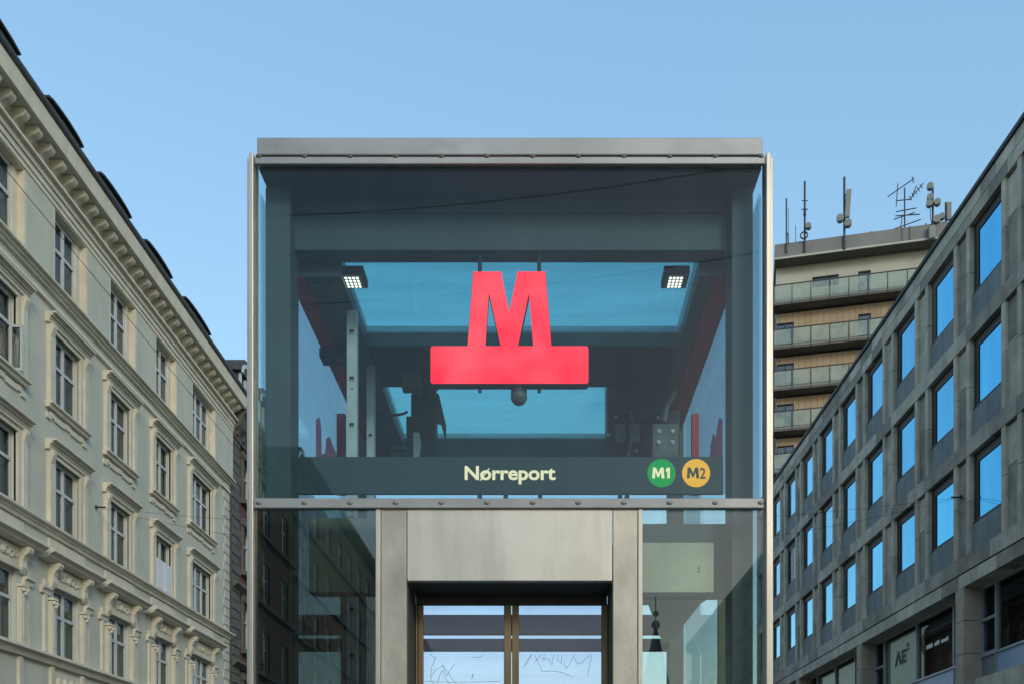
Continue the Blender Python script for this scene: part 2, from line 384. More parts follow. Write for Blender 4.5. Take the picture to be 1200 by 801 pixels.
# small clips between name band and crossbar
for px in (562, 592.5, 633, 735, 727):
    tb('clip', 'frame_dark', PX(px - 2.5, 5.6), PX(px + 2.5, 5.6), 5.60, 5.64, PZ(584, 5.6), PZ(578, 5.6))
# door portal
ZP, ZB = PZ(680, 5.39), PZ(595, 5.39) - .004
hp = tb('header_panel', 'steel', PX(477.2, 5.39), PX(717.3, 5.39), 5.39, 5.44, ZP, ZB, bevel=.003)
for a, b_ in ((446.5, 476.2), (718.4, 747)):
    tb('jamb_panel', 'steel_jamb', PX(a, 5.39), PX(b_, 5.39), 5.39, 5.44, .13, ZB, bevel=.003)
for a, b_ in ((440.2, 445.6), (748, 753)):
    tb('portal_trim', 'steel', PX(a, 5.385), PX(b_, 5.385), 5.385, 5.45, .13, ZB + .001, bevel=.002)
YD = 5.745
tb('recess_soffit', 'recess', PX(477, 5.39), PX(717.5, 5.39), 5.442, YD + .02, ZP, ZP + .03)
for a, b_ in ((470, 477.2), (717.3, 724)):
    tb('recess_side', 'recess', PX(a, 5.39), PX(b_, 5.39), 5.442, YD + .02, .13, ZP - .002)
xa, xb = PX(477.2, 5.39) + .003, PX(717.3, 5.39) - .003
zt = PZ(707, YD)
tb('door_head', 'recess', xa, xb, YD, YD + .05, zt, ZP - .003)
for a, b_ in ((xa, PX(489.5, YD)), (PX(711.5, YD), xb)):
    tb('door_post', 'bronze', a, b_, YD - .02, YD + .05, .13, zt - .003, bevel=.004)
def door(px0, px1, g0, g1, scr):
    d = MB()
    d.box(PX(px0, YD), PX(g0, YD), YD, YD + .045, .14, zt - .004)
    d.box(PX(g1, YD), PX(px1, YD), YD, YD + .045, .14, zt - .004)
    d.box(PX(g0, YD), PX(g1, YD), YD + .002, YD + .043, .14, .30)
    d = d.build('lift_door', 'bronze', tw, .003)
    tb('door_glass', 'glass_door', PX(g0, YD) - .01, PX(g1, YD) + .01, YD + .018, YD + .026, .30, zt - .004, d)
    for line in scr:
        MB().tube([(PX(x, YD), YD + .016, PZ(y, YD)) for x, y in line], .0013, 4).build('scratched_scribble', 'scratch', d)
Z8 = lambda pts: [(480 + x / 5, 690 + y / 5) for x, y in pts]
door(490, 599, 495.5, 590.5, [Z8(p) for p in (
    [(150, 400), (128, 450), (120, 500), (132, 545), (160, 555)], [(120, 510), (150, 470), (190, 445), (215, 470), (240, 510), (275, 555)],
    [(262, 432), (235, 470), (215, 505), (200, 460), (190, 430)], [(160, 555), (175, 500), (190, 470), (205, 510), (235, 555)],
    [(120, 378), (135, 392), (155, 398)], [(365, 390), (390, 398), (420, 392), (430, 378)], [(85, 535), (260, 542), (530, 536)], [(360, 520), (372, 490), (368, 525)])])
door(600, 713, 608, 705, [Z8(p) for p in (
    [(665, 460), (690, 410), (715, 378)], [(715, 378), (690, 430), (680, 440)], [(735, 385), (765, 450), (775, 470)], [(725, 430), (760, 395), (770, 378)],
    [(790, 378), (780, 420)], [(780, 400), (815, 405), (835, 440), (838, 400), (850, 378)], [(870, 378), (868, 410), (890, 430), (893, 380)],
    [(905, 420), (918, 460), (935, 440), (965, 380)], [(965, 400), (985, 435), (1010, 425), (1060, 378)], [(1068, 385), (1055, 440), (1045, 508)],
    [(770, 478), (840, 475), (900, 485), (955, 508)])])
# landing door machinery header, seen through the lower glass on both sides
tb('door_gear_box', 'steel_dull', PX(362, 5.60), PX(476, 5.60), 5.60, 5.72, PZ(693.5, 5.60), PZ(606, 5.6), bevel=.004)
gb = tb('door_gear_box', 'steel_dull', PX(718, 5.60), PX(836.5, 5.60), 5.60, 5.72, PZ(693.5, 5.60), PZ(635, 5.6), bevel=.004)
for dz in (0, .022): MB().ball((PX(819, 5.6), 5.6, PZ(669, 5.6) + dz), .006, 8, 6).build('screw', 'bolt', gb)
tb('shaft_lining', 'frame_paint', PX(754, 5.75), PX(857, 5.75), 5.77, 5.80, PZ(700, 5.75), PZ(612, 5.75))

pq = [(754, 696), (836, 696), (823, 704), (785, 752), (778, 752), (761, 706), (754, 706)]
MB().prism([(PX(x, 6.2), 6.2, PZ(y, 6.2)) for x, y in pq], [(PX(x, 6.2), 6.26, PZ(y, 6.2)) for x, y in pq]).build('sloped_panel', 'tan_lining', tw)  # added panel shaped as the pale building's gable reflection in the glass
tb('shaft_lining', 'tan_lining', PX(842, 6.1), PX(858, 6.1), 6.1, 6.14, .13, PZ(640, 6.1))
# guide rails with square holes
def rail(px0, px1, Y, ytop, holes, label, ybot):
    t = thing('guide_rail', label, 'guide rail', (PX((px0 + px1) / 2, Y), Y, ybot))
    x0, x1 = PX(px0, Y), PX(px1, Y)
    zz = PZ(ytop, Y)
    MB().box(x0, x1, Y, Y + .06, ybot, zz).build('web', 'rail', t, .003)
    s = (x1 - x0) * .42 / 2; xm = (x0 + x1) / 2
    for hy in holes:
        z = PZ(hy, Y)
        h = MB(); h.box(xm - s, xm + s, Y - .0035, Y + .01, z - s, z + s); h.build('square_hole', 'black', t)
        MB().box(xm - s * .6, xm + s * .9, Y - .006, Y - .0036, z - s * 1.0, z - s * .45).build('clip_nut', 'rail', t)
    if len(holes) > 2: MB().cyl((xm + .003, Y - .004, PZ(455, Y)), (xm + .003, Y + .01, PZ(455, Y)), s * .42, 10).build('round_hole', 'black', t)
rail(406.3, 418, 6.20, 363, [388.8, 443.3, 497.7, 552, 606.5, 661, 714, 768], 'bright steel guide rail with square holes standing left of the red letter', .13)
rail(429.5, 438.5, 6.95, 419, [510], 'shorter bluish steel rail just behind the bright perforated rail', .13)
# narrow red plates and red film at the shaft sides
for (a, b_, Y, lab) in ((394.5, 404, 7.75, 'narrow dark red plate left of the perforated guide rail'), (811, 819, 7.75, 'narrow dark red plate beside the junction box on the right')):
    tag(MB().box(PX(a, Y), PX(b_, Y), Y, Y + .05, PZ(578, Y), PZ(484, Y)).build('red_plate', 'red_paint'), lab, 'plate', 'red plates in the shaft')
def film(xw, pxs, lab):
    b = MB()
    va = [(xw, F * xw / (px - VX), E + (VY - py) * F * xw / (px - VX) / F) for px, py in pxs]
    vb = [(xw + (.003 if xw < 0 else -.003), y, z) for x, y, z in va]
    b.prism(va, vb)
    tag(b.build('red_film', 'film_red'), lab, 'film', 'torn red film on the side glass')
film(XL + .0165, [(370, 575), (370, 491), (374, 488), (376, 500), (376.6, 532), (381, 530), (382, 513), (386, 511), (389, 520), (394.5, 533), (394.5, 575)], 'torn pink red film on the left side glass')
film(XR - .0165, [(847, 575), (847, 492), (843, 489), (841, 500), (839, 512), (836, 507), (833, 522), (831.5, 575)], 'torn pink red film on the right side glass')

# red letter sign
def W57(px, py): return (PX(px, 5.70), PZ(py, 5.70))
ms = thing('metro_sign', 'glowing red letter M on a wide red bar hung in the tower', 'sign', (PX(597, 5.7), 5.71, PZ(451, 5.7)))
outer = [(548.2, 407.2), (555, 320.7), (587.4, 320.5), (596.7, 368.5), (606.6, 320.5), (639, 320.5), (646, 406.8)]
def letter_strips():
    L = [[(548.2, 407.6), (555, 320.7), (587.4, 320.5), (573.2, 345), (569, 407.6)],
         [(573.2, 345), (587.4, 320.5), (596.7, 368.5), (596.9, 407.6), (587, 407.6)],
         [(596.7, 368.5), (606.6, 320.5), (619.9, 345.5), (606.9, 407.6), (596.9, 407.6)],
         [(619.9, 345.5), (606.6, 320.5), (639, 320.5), (646, 407.6), (624.9, 407.6)]]
    return L
def rrect(x0, x1, y0, y1, r, n=5):
    p = []
    for cx, cy, a0 in ((x1 - r, y0 + r, -90), (x1 - r, y1 - r, 0), (x0 + r, y1 - r, 90), (x0 + r, y0 + r, 180)):
        for k in range(n + 1):
            a = R(a0 + 90 * k / n); p.append((cx + r * math.cos(a), cy + r * math.sin(a)))
    return p
face = MB(); body = MB()
bar = rrect(505, 689.3, 407.2, 450.7, 3.2)
for poly in letter_strips():
    pts = [W57(*q) for q in poly]
    face.add([(x, 5.6805, z) for x, z in pts], [tuple(range(len(pts)))])
pts = [W57(*q) for q in bar]
face.add([(x, 5.6800, z) for x, z in pts], [tuple(range(len(pts)))])
face.build('letter_face', 'red_glow', ms)
for poly in letter_strips() + [bar]:
    pts = [W57(597 + (x - 597) * 1.002 + (0.3 if x > 597 else -.3), y - .3 if y < 430 else y + .6) for x, y in poly]
    k = .0004 * len(poly)
    body.prism([(x, 5.6815 + k, z) for x, z in pts], [(x, 5.742 + k, z) for x, z in pts])
body.build('letter_case', 'machine', ms)
for px in (562.3, 631.8):
    MB().cyl((PX(px, 5.72), 5.725, PZ(323, 5.72)), (PX(px, 5.72), 5.725, PZ(296.5, 5.72)), .0125, 12).build('hanger_rod', 'machine', ms, smooth=False)
    MB().cyl((PX(px, 5.72), 5.725, PZ(459, 5.72)), (PX(px, 5.72), 5.725, PZ(450, 5.72)), .011, 10).build('stud', 'machine', ms)
cm = thing('dome_camera', 'small dark dome camera hanging under the red sign bar', 'camera', (PX(608, 5.73), 5.75, PZ(456, 5.73)))
MB().cyl((PX(608, 5.73), 5.75, PZ(459, 5.73)), (PX(608, 5.73), 5.75, PZ(452, 5.73)), .05, 16).build('mount', 'machine', cm)
MB().ball((PX(608, 5.73), 5.75, PZ(463, 5.73)), .052, 16, 10).build('dome', 'machine_mid', cm, smooth=True)

# spot luminaires
def lamp(x0, x1, lab):
    Yf, Yb = 5.85, 6.02
    zb = E + (VY - 320) * Yf / F
    t = thing('spot_lamp', lab, 'lamp', ((x0 + x1) / 2, (Yf + Yb) / 2, zb), 'square lamps under the roof')
    MB().box(x0, x1, Yf, Yb, zb, ZRG - .01).build('housing', 'frame_dark', t, .003)
    MB().box(x0 + .012, x1 - .012, Yf + .014, Yb - .012, zb - .004, zb - .0005).build('led_board', 'machine_mid', t)
    g = MB()
    for i in range(4):
        for j in range(4):
            cx = x0 + .046 + (x1 - x0 - .092) * i / 3; cy = Yf + .045 + (Yb - Yf - .075) * j / 3
            g.ball((cx, cy, zb - .006), .0095, 8, 6, (1, 1, .5))
    g.build('led_grid', 'led', t)
lamp(PX(395, 5.85), PX(425.5, 5.85), 'square lamp of sixteen lit white dots, left of the red letter')
lamp(PX(778.5, 5.85), PX(808.5, 5.85), 'square lamp of sixteen lit white dots, right of the red letter')

# station name band
YN = 5.65
nb = thing('station_name_sign', 'dark slate name band reading Nørreport with two round line badges', 'sign', (PX(598, YN), YN, PZ(579, YN)))
MB().box(PX(347, YN), PX(847.5, YN), YN, YN + .02, PZ(578.3, YN), PZ(534.5, YN)).build('band', 'band', nb, .003)
def rect_fn(x0, x1, y0, y1, Y): return lambda a, b: (PX(x0 + (x1 - x0) * a, Y), Y, PZ(y1 + (y0 - y1) * b, Y))
sl_ = lettering('station_lettering', 'Norreport', rect_fn(544.5, 651, 545.3, 566.8, YN - .003), 'text', nb, .027)
MB().prism([(PX(x, YN), YN - .0042, PZ(y, YN)) for x, y in ((562.0, 562.6), (563.6, 562.6), (574.0, 548.4), (572.4, 548.4))],
           [(PX(x, YN), YN - .0032, PZ(y, YN)) for x, y in ((562.0, 562.6), (563.6, 562.6), (574.0, 548.4), (572.4, 548.4))]).build('letter_slash', 'text', sl_)
for px, mat, tx, tm in ((775, 'badge_green', 'M1', 'text'), (815.6, 'badge_yellow', 'M2', 'badge_dark')):
    r = 16.3 * YN / F
    MB().cyl((PX(px, YN), YN - .002, PZ(554, YN)), (PX(px, YN), YN + .01, PZ(554, YN)), r + .0022, 40).build('badge_rim', 'alu', nb)
    bd = MB().cyl((PX(px, YN), YN - .006, PZ(554, YN)), (PX(px, YN), YN - .0025, PZ(554, YN)), r, 40).build('line_badge', mat, nb)
    def glyph(q, x0, x1, nm='badge_lettering'):
        pts = [(PX(x0 + (x1 - x0) * a, YN), PZ(560.3 + (547.7 - 560.3) * b_, YN)) for a, b_ in q]
        MB().prism([(x, YN - .0088, z) for x, z in pts], [(x, YN - .0072, z) for x, z in pts]).build(nm, tm, bd)
    glyph([(0, 0), (.07, 1), (.31, 1), (.5, .46), (.69, 1), (.93, 1), (1, 0), (.77, 0), (.73, .60), (.57, .12), (.43, .12), (.27, .60), (.23, 0)], px - 11, px + 3.4)
    if tx == 'M1': glyph([(.25, 1), (1, 1), (1, 0), (.2, 0), (.2, .66), (-.2, .58), (-.25, .82)], px + 6.0, px + 9.8)
    else: lettering('badge_lettering', '2', rect_fn(px + 4.6, px + 11.2, 547.5, 560.3, YN - .0088), tm, bd, .02)

# lift machinery
Ym = 7.5
mt = thing('hoist_motor', 'big dark hoist motor on the right behind the name band', 'motor', (PX(752, Ym), Ym, PZ(540, Ym)))
pl = rrect(711.5, 790, 426, 545, 12)
MB().prism([(PX(x, Ym), Ym, PZ(y, Ym)) for x, y in pl], [(PX(x, Ym), Ym + .25, PZ(y, Ym)) for x, y in pl]).build('mounting_plate', 'machine', mt, .005)
MB().cyl((PX(750, Ym), Ym - .09, PZ(463, Ym)), (PX(750, Ym), Ym, PZ(463, Ym)), .23, 28).build('drum', 'machine', mt, .006)
MB().box(PX(734, Ym), PX(762, Ym), Ym - .12, Ym - .091, PZ(460, Ym), PZ(444, Ym)).build('name_plate', 'machine_mid', mt, .004)
MB().box(PX(738, Ym), PX(760, Ym), Ym - .03, Ym + .1, PZ(428, Ym), PZ(424, Ym)).build('top_bracket', 'machine_mid', mt)
for px, py in ((722, 440), (771, 440), (722, 489), (770, 489), (778, 453), (713, 510), (746, 529)):
    MB().ball((PX(px, Ym), Ym - .012, PZ(py, Ym)), .016, 8, 6).build('bolt', 'rail', mt, smooth=True)
jb = thing('junction_box', 'dark junction box with four round bolts beside the motor', 'box', (PX(780, 7.2), 7.2, PZ(529, 7.2)))
MB().box(PX(764.5, 7.2), PX(795, 7.2), 7.2, 7.3, PZ(545, 7.2), PZ(496, 7.2)).build('case', 'machine_mid', jb, .004)
for px in (771.5, 787.5):
    for py in (505, 518): MB().ball((PX(px, 7.2), 7.195, PZ(py, 7.2)), .02, 10, 6, (1, .6, 1)).build('bolt', 'rail', jb, smooth=True)
MB().tube([(PX(777, 7.25), 7.25, PZ(494, 7.25)), (PX(780, 7.25), 7.25, PZ(476, 7.25)), (PX(790, 7.25), 7.25, PZ(458, 7.25))], .03, 8).build('conduit', 'machine_mid', jb)
MB().box(PX(782, 7.35), PX(797, 7.35), 7.35, 7.5, PZ(545, 7.35), PZ(480, 7.35)).build('back_plate', 'machine', jb)
cc = thing('cable_spring_column', 'dark column with a brown coil spring left of the red bar', 'lift gear', (PX(490, 7.3), 7.3, PZ(545, 7.3)))
MB().box(PX(476, 7.3), PX(497, 7.3), 7.3, 7.5, PZ(560, 7.3), PZ(487, 7.3)).build('column', 'machine', cc, .004)
MB().box(PX(494, 7.32), PX(510, 7.32), 7.32, 7.5, PZ(560, 7.32), PZ(452, 7.32)).build('column_arm', 'machine', cc, .004)
for k in range(8):
    z = PZ(460 + k * 3.5, 7.3)
    MB().cyl((PX(487, 7.3), 7.36, z - .009), (PX(487, 7.3), 7.36, z + .009), .045, 14).build('coil', 'rust', cc)
MB().box(PX(485, 7.3), PX(494, 7.3), 7.33, 7.39, PZ(459, 7.3), PZ(452, 7.3)).build('spring_seat', 'rail', cc)
MB().profw([(PX(511, 7.3), PZ(458, 7.3)), (PX(515, 7.3), PZ(462, 7.3)), (PX(522, 7.3), PZ(494, 7.3)), (PX(522, 7.3), PZ(512, 7.3)), (PX(516, 7.3), PZ(493, 7.3)), (PX(508, 7.3), PZ(492, 7.3))], 0, .03)
b = MB(lambda u, v, w_: Vector((u, 7.34 + w_, v)))
b.profw([(PX(511, 7.3), PZ(456, 7.3)), (PX(514, 7.3), PZ(460, 7.3)), (PX(522, 7.3), PZ(494, 7.3)), (PX(521.5, 7.3), PZ(514, 7.3)), (PX(516, 7.3), PZ(493, 7.3)), (PX(507, 7.3), PZ(491, 7.3))], 0, .03)
b.build('guard_plate', 'machine_mid', cc)
MB(lambda u, v, w_: Vector((u, 7.27 + w_, v))).profw([(PX(485, 7.3), PZ(508, 7.3)), (PX(492, 7.3), PZ(508, 7.3)), (PX(494, 7.3), PZ(520, 7.3)), (PX(491, 7.3), PZ(545, 7.3)), (PX(485, 7.3), PZ(545, 7.3))], 0, .02).build('steel_tab', 'rail', cc)
cab = [(PX(439 + 38 * k / 10, 7.3), 7.33, PZ(481 + (-1.2 if k == 10 else 0) + 3.2 * math.sin(math.pi * k / 10), 7.3)) for k in range(11)]
MB().tube(cab, .010, 6).build('cable', 'wire', cc)
for px, py in ((466, 524), (466, 531)):
    MB().box(PX(px - 9, 7.6), PX(px + 9, 7.6), 7.6, 7.7, PZ(py + 2, 7.6), PZ(py - 1.5, 7.6)).build('bracket', 'machine_mid', cc)

# further fittings on the lift frame
hb = thing('hanging_relay_box', 'grey relay box hanging under the middle beam above the coil spring', 'box', (PX(481, 7.0), 7.0, PZ(452, 7.0)))
MB().box(PX(470, 7.0), PX(493, 7.0), 7.0, 7.12, PZ(452, 7.0), PZ(424, 7.0)).build('case', 'machine_mid', hb, .004)
for px in (474, 489): MB().box(PX(px - 1, 7.05), PX(px + 1, 7.05), 7.05, 7.07, PZ(425, 7.05), E + 3.44).build('strap', 'machine', hb)
sb = thing('beam_clamp', 'dark clamp fitted on the red edge of the left roof beam', 'clamp', (-1.55, 6.75, E + 3.40))
MB().box(-1.61, -1.46, 6.68, 6.82, E + 3.36, E + 3.431).build('jaw', 'machine', sb, .01)
MB().cyl((-1.47, 6.75, E + 3.39), (-1.36, 6.75, E + 3.41), .035, 10).build('bolt_shank', 'machine_mid', sb)
def slack(name, label, a, b_, sag, r):
    a, b_ = Vector(a), Vector(b_)
    pts = [tuple(a.lerp(b_, k / 14) - Vector((0, 0, 4 * sag * (k / 14) * (1 - k / 14)))) for k in range(15)]
    tag(MB().tube(pts, r, 6).build(name, 'wire'), label, 'cable')
slack('slack_cable', 'thin slack cable looping from the motor up to the right roof beam', (PX(772, 7.45), 7.42, PZ(436, 7.45)), (.99, 7.0, E + 3.45), .10, .008)
slack('slack_cable', 'thin slack cable between the middle beam and the coil column', (PX(520, 7.1), 7.1, E + 3.43), (PX(503, 7.3), 7.31, PZ(458, 7.3)), .05, .008)
slack('slack_cable', 'thin lamp cable running along the front beam to the left lamp', (-1.45, 5.88, E + 3.43), (PX(404, 5.9), 5.9, E + 3.50), .03, .006)
for x in (.35, .62): MB().box(PX(700 + 60 * x, 7.46), PX(712 + 60 * x, 7.46), 7.44, 7.49, PZ(519, 7.46), PZ(497, 7.46)).build('terminal_block', 'machine_mid', mt, .004)
MB().tube([(PX(738, 7.4), 7.4, PZ(480, 7.4)), (PX(742, 7.4), 7.38, PZ(500, 7.4)), (PX(736, 7.4), 7.4, PZ(535, 7.4))], .014, 6).build('hose', 'machine_mid', mt)

# ================================================================== facade helpers
def TL(u, v, w_): return Vector((-13.4 + w_, u, E + v))
def TR(u, v, w_): return Vector((11.9 - w_, u, E + v))
def window(T, par, uc, half, v0, v1, w0, lights=2, trans=.62, fmat='win_frame', ft=.075, room=.9, curt=None, paneM='pane'):
    f = MB(T); d = .07
    f.box(uc - half, uc + half, v0, v0 + ft, w0, w0 + d); f.box(uc - half, uc + half, v1 - ft, v1, w0, w0 + d)
    for s in (-1, 1):
        a, b = sorted((uc + s * half, uc + s * (half - ft))); f.box(a, b, v0 + ft, v1 - ft, w0 + .001, w0 + d - .001)
    vt = v0 + (v1 - v0) * trans if trans else None
    lw = 2 * (half - ft) / lights
    for k in range(1, lights):
        x = uc - half + ft + lw * k; f.box(x - .05, x + .05, v0 + ft, v1 - ft, w0 - .002, w0 + d + .012)
    if vt: f.box(uc - half + ft, uc + half - ft, vt - .045, vt + .045, w0 - .001, w0 + d + .006)
    # thin sash frames
    spans = [(v0 + ft, (vt - .045) if vt else v1 - ft)] + ([(vt + .045, v1 - ft)] if vt else [])
    o = f.build('window', fmat, par)
    for k in range(lights):
        x0 = uc - half + ft + lw * k + (.05 if k else 0); x1 = uc - half + ft + lw * (k + 1) - (.05 if k < lights - 1 else 0)
        for (a, b) in spans:
            tl = random.uniform(-.004, .004)
            MB(T).profw([(x0, a), (x1, a), (x1, b), (x0, b)], w0 + .024, w0 + .03).build('pane', paneM, o)
    if curt:
        for s, m_, wd in curt:
            n = 9; x0 = uc - half if s < 0 else uc + half - wd * 2 * half
            pts = []
            for k in range(n + 1):
                pts.append((x0 + wd * 2 * half * k / n, w0 - .16 + .03 * math.sin(k * 2.2)))
            c = MB(T)
            va = [(u, v0, x) for u, x in pts]; vb = [(u, v1, x) for u, x in pts]
            c.add(va + vb, [(k, k + 1, n + 2 + k, n + 1 + k) for k in range(n)])
            # back side so that the cloth has thickness
            c.add([(u, v, x - .01) for u, v, x in va + vb], [(k, k + 1, n + 2 + k, n + 1 + k) for k in range(n)])
            c.build('curtain', m_, o)
    return o

# ================================================================== CREAM APARTMENT BUILDING (left)
cbld = thing('cream_apartment_building', 'cream and grey green stucco apartment building with bracketed cornice on the left', 'building', (-13.4, 27, 0))
U0, U1 = 11.0, 39.67
COL = [(19.6, .69, 2), (22.82, .69, 2), (26.02, .69, 2), (29.27, .69, 2), (32.64, .69, 2), (36.30, 1.02, 3)]
VIS = COL[1:]
def wall_row(T, par, name, mat, v0, v1, opens, u0, u1, w0=-.5, w1=0.):
    x = u0
    for a, c in sorted(opens):
        MB(T).box(x, a, v0, v1, w0, w1).build(name, mat, par); x = c
    MB(T).box(x, u1, v0, v1, w0, w1).build(name, mat, par)
opn = [(c - h, c + h) for c, h, n in COL]
for (a, b_) in ((-E, 4.5), (6.4, 8.0), (9.94, 11.37), (13.36, 14.60)):
    MB(TL).box(U0, U1, a, b_, -.5, 0).build('facade_wall', 'cream_field', cbld)
wall_row(TL, cbld, 'facade_wall', 'cream_field', 4.5, 6.4, opn, U0, U1)
wall_row(TL, cbld, 'facade_wall', 'cream_field', 8.0, 9.94, opn, U0, U1)
wall_row(TL, cbld, 'facade_wall', 'cream_field', 11.37, 13.36, opn, U0, U1)
# top storey: proud piers, deep niches
nic = [(c - (h + .26), c + (h + .26)) for c, h, n in COL]
wall_row(TL, cbld, 'pier_wall', 'cream_field', 14.60, 16.70, nic, U0, U1, -.5, .14)
top = [(c, .64 if n == 2 else .97, n) for c, h, n in COL]
for (c, h, n), (a, b_) in zip(top, nic):
    MB(TL).box(a, c - h, 14.6, 16.7, -.45, -.06).build('niche_jamb', 'cream_trim', cbld)
    MB(TL).box(c + h, b_, 14.6, 16.7, -.45, -.06).build('niche_jamb', 'cream_trim', cbld)
    for x0, x1 in ((a, a + .09), (b_ - .09, b_)):
        MB(TL).box(x0 + .001, x1 - .001, 14.6, 16.7, -.06, .137).build('niche_trim', 'cream_trim', cbld)
MB(TL).box(U0, U1, 16.704, 17.75, -.5, .12).build('frieze_wall', 'cream_trim', cbld)
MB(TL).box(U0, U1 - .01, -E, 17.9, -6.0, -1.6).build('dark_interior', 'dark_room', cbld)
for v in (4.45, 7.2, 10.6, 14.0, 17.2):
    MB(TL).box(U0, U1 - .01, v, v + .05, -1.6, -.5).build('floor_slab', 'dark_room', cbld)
MB(TL).box(U1 - .3, U1, -E, 17.9, -8, -.5).build('end_wall', 'cream_field', cbld)
# quoin strip at the far corner
k = 0; v = 3.0
while v < 14.3:
    MB(TL).box(39.0 if k % 2 else 38.85, U1 + .012, v, v + .34, -.02, .035).build('quoin_stone', 'cream_field', cbld, .008); v += .38; k += 1
# string courses and cornice
def course(name, prof, u0=U0, u1=U1 + .05, mat='cream_trim'): return MB(TL).prof(prof, u0, u1).build(name, mat, cbld)
course('string_course', [(14.60, -.1), (14.60, .27), (14.54, .27), (14.535, .17), (14.46, .165), (14.455, .10), (14.38, .09), (14.36, -.1)])
course('string_course', [(14.14, -.1), (14.14, .07), (14.08, .09), (14.02, .09), (14.0, -.1)])
course('architrave', [(17.28, .1), (17.28, .36), (17.20, .36), (17.195, .25), (17.04, .24), (17.035, .19), (16.88, .185), (16.875, .15), (16.74, .15), (16.74, .1)])
course('cornice', [(17.74, -.1), (17.74, .70), (18.14, .74), (18.20, .74), (18.20, -.1)])
course('bed_mould', [(17.74, -.1), (17.74, .24), (17.64, .22), (17.56, .15), (17.56, -.1)])
course('gutter', [(18.20, .55), (18.20, .78), (18.26, .82), (18.36, .82), (18.36, .55)], U0, U1 + .1, 'slate')
u = 12.2
while u < 39.4:
    pr = [(17.735, .10), (17.735, .55), (17.67, .58), (17.59, .56), (17.52, .48), (17.48, .38), (17.43, .29), (17.37, .26), (17.37, .10)]
    MB(TL).prof(pr, u - .118, u + .118).build('modillion', 'cream_trim', cbld, .02); u += .602
# mansard roof and dormers
MB(TL).prism([(U0, 18.2, .6), (U0, 18.36, .6), (U0, 21.2, -1.3), (U0, 21.2, -6), (U0, 18.2, -6)], [(U1, 18.2, .6), (U1, 18.36, .6), (U1, 21.2, -1.3), (U1, 21.2, -6), (U1, 18.2, -6)]).build('roof', 'slate', cbld)
for (a, b_) in ((21.0, 23.65), (25.0, 26.9), (27.95, 30.06), (31.2, 33.4), (34.6, 37.3)):
    d = MB(TL); d.box(a + .12, b_ - .12, 18.4, 19.64, -1.6, -.03)
    d = d.build('dormer', 'slate', cbld)
    n = 8; arc = [(a + (b_ - a) * k / n, 19.68 + .10 * math.sin(math.pi * k / n) ** .6 if k % n else 19.67) for k in range(n + 1)]
    MB(TL).profw(arc + [(u_, v_ - .06) for u_, v_ in reversed(arc)], -1.6, .06).build('dormer_roof', 'slate', d)
    MB(TL).box(a + .3, b_ - .3, 18.65, 19.36, -.03, .01).build('dormer_window', 'dormer_pane', d)
    for x in (a + .22, (a + b_) / 2 - .04, b_ - .30): MB(TL).box(x, x + .08, 18.6, 19.40, -.02, .04).build('dormer_mullion', 'far_parapet', d)
# windows with surrounds
def hood(uc, half, vt):
    h2 = half + .44
    MB(TL).prof([(vt + .40, 0), (vt + .40, .31), (vt + .345, .31), (vt + .34, .21), (vt + .28, .205), (vt + .275, .145), (vt + .21, .14), (vt + .205, .12), (vt + .12, .12), (vt + .12, 0)], uc - h2, uc + h2).build('window_hood', 'cream_trim', cbld, .008)
def surround(uc, half, v0, v1):
    b = MB(TL); h2 = half + .36
    for s in (-1, 1):
        a, c = sorted((uc + s * half, uc + s * (half + .16))); b.box(a, c, v0, v1 + .14, -.05, .07)
        a, c = sorted((uc + s * (half + .16), uc + s * h2)); b.box(a, c, v0, v1 + .14, -.05, .115)
    b.box(uc - half, uc + half, v1, v1 + .14, -.05, .068)
    b.build('window_surround', 'cream_trim', cbld)
    for s in (-1, 1):
        a, c = sorted((uc + s * (half + .17), uc + s * (h2 - .02)))
        MB(TL).prof([(v1 + .12, .10), (v1 + .12, .19), (v1 + .0, .19), (v1 - .10, .15), (v1 - .2, .12), (v1 - .22, .10)], a, c).build('hood_bracket', 'cream_trim', cbld, .01)
def sill_and_apron(uc, half, v):
    h2 = half + .42
    MB(TL).prof([(v, -.1), (v, .20), (v - .06, .20), (v - .065, .13), (v - .16, .11), (v - .16, -.1)], uc - h2, uc + h2).build('window_sill', 'cream_trim', cbld, .006)
    g = MB(TL); q = [(uc - h2 + .04, .24, .22, .30), (uc - h2 + .16, .33, .26, .18), (uc - h2 + .40, .36, h2 - .50 - .0, .10)]
    for s in (-1, 1):
        a, c = sorted((uc + s * (h2 - .02), uc + s * (h2 - .24))); g.box(a, c, v - .44, v - .30, -.02, .05)
        a, c = sorted((uc + s * (h2 - .20), uc + s * (h2 - .40))); g.box(a, c, v - .36, v - .22, -.02, .052)
        a, c = sorted((uc + s * (h2 - .42), uc + s * .16)); g.box(a, c, v - .40, v - .25, -.02, .054)
    g.box(uc - .15, uc + .15, v - .36, v - .21, -.02, .051)
    g.build('apron_ornament', 'cream_trim', cbld)
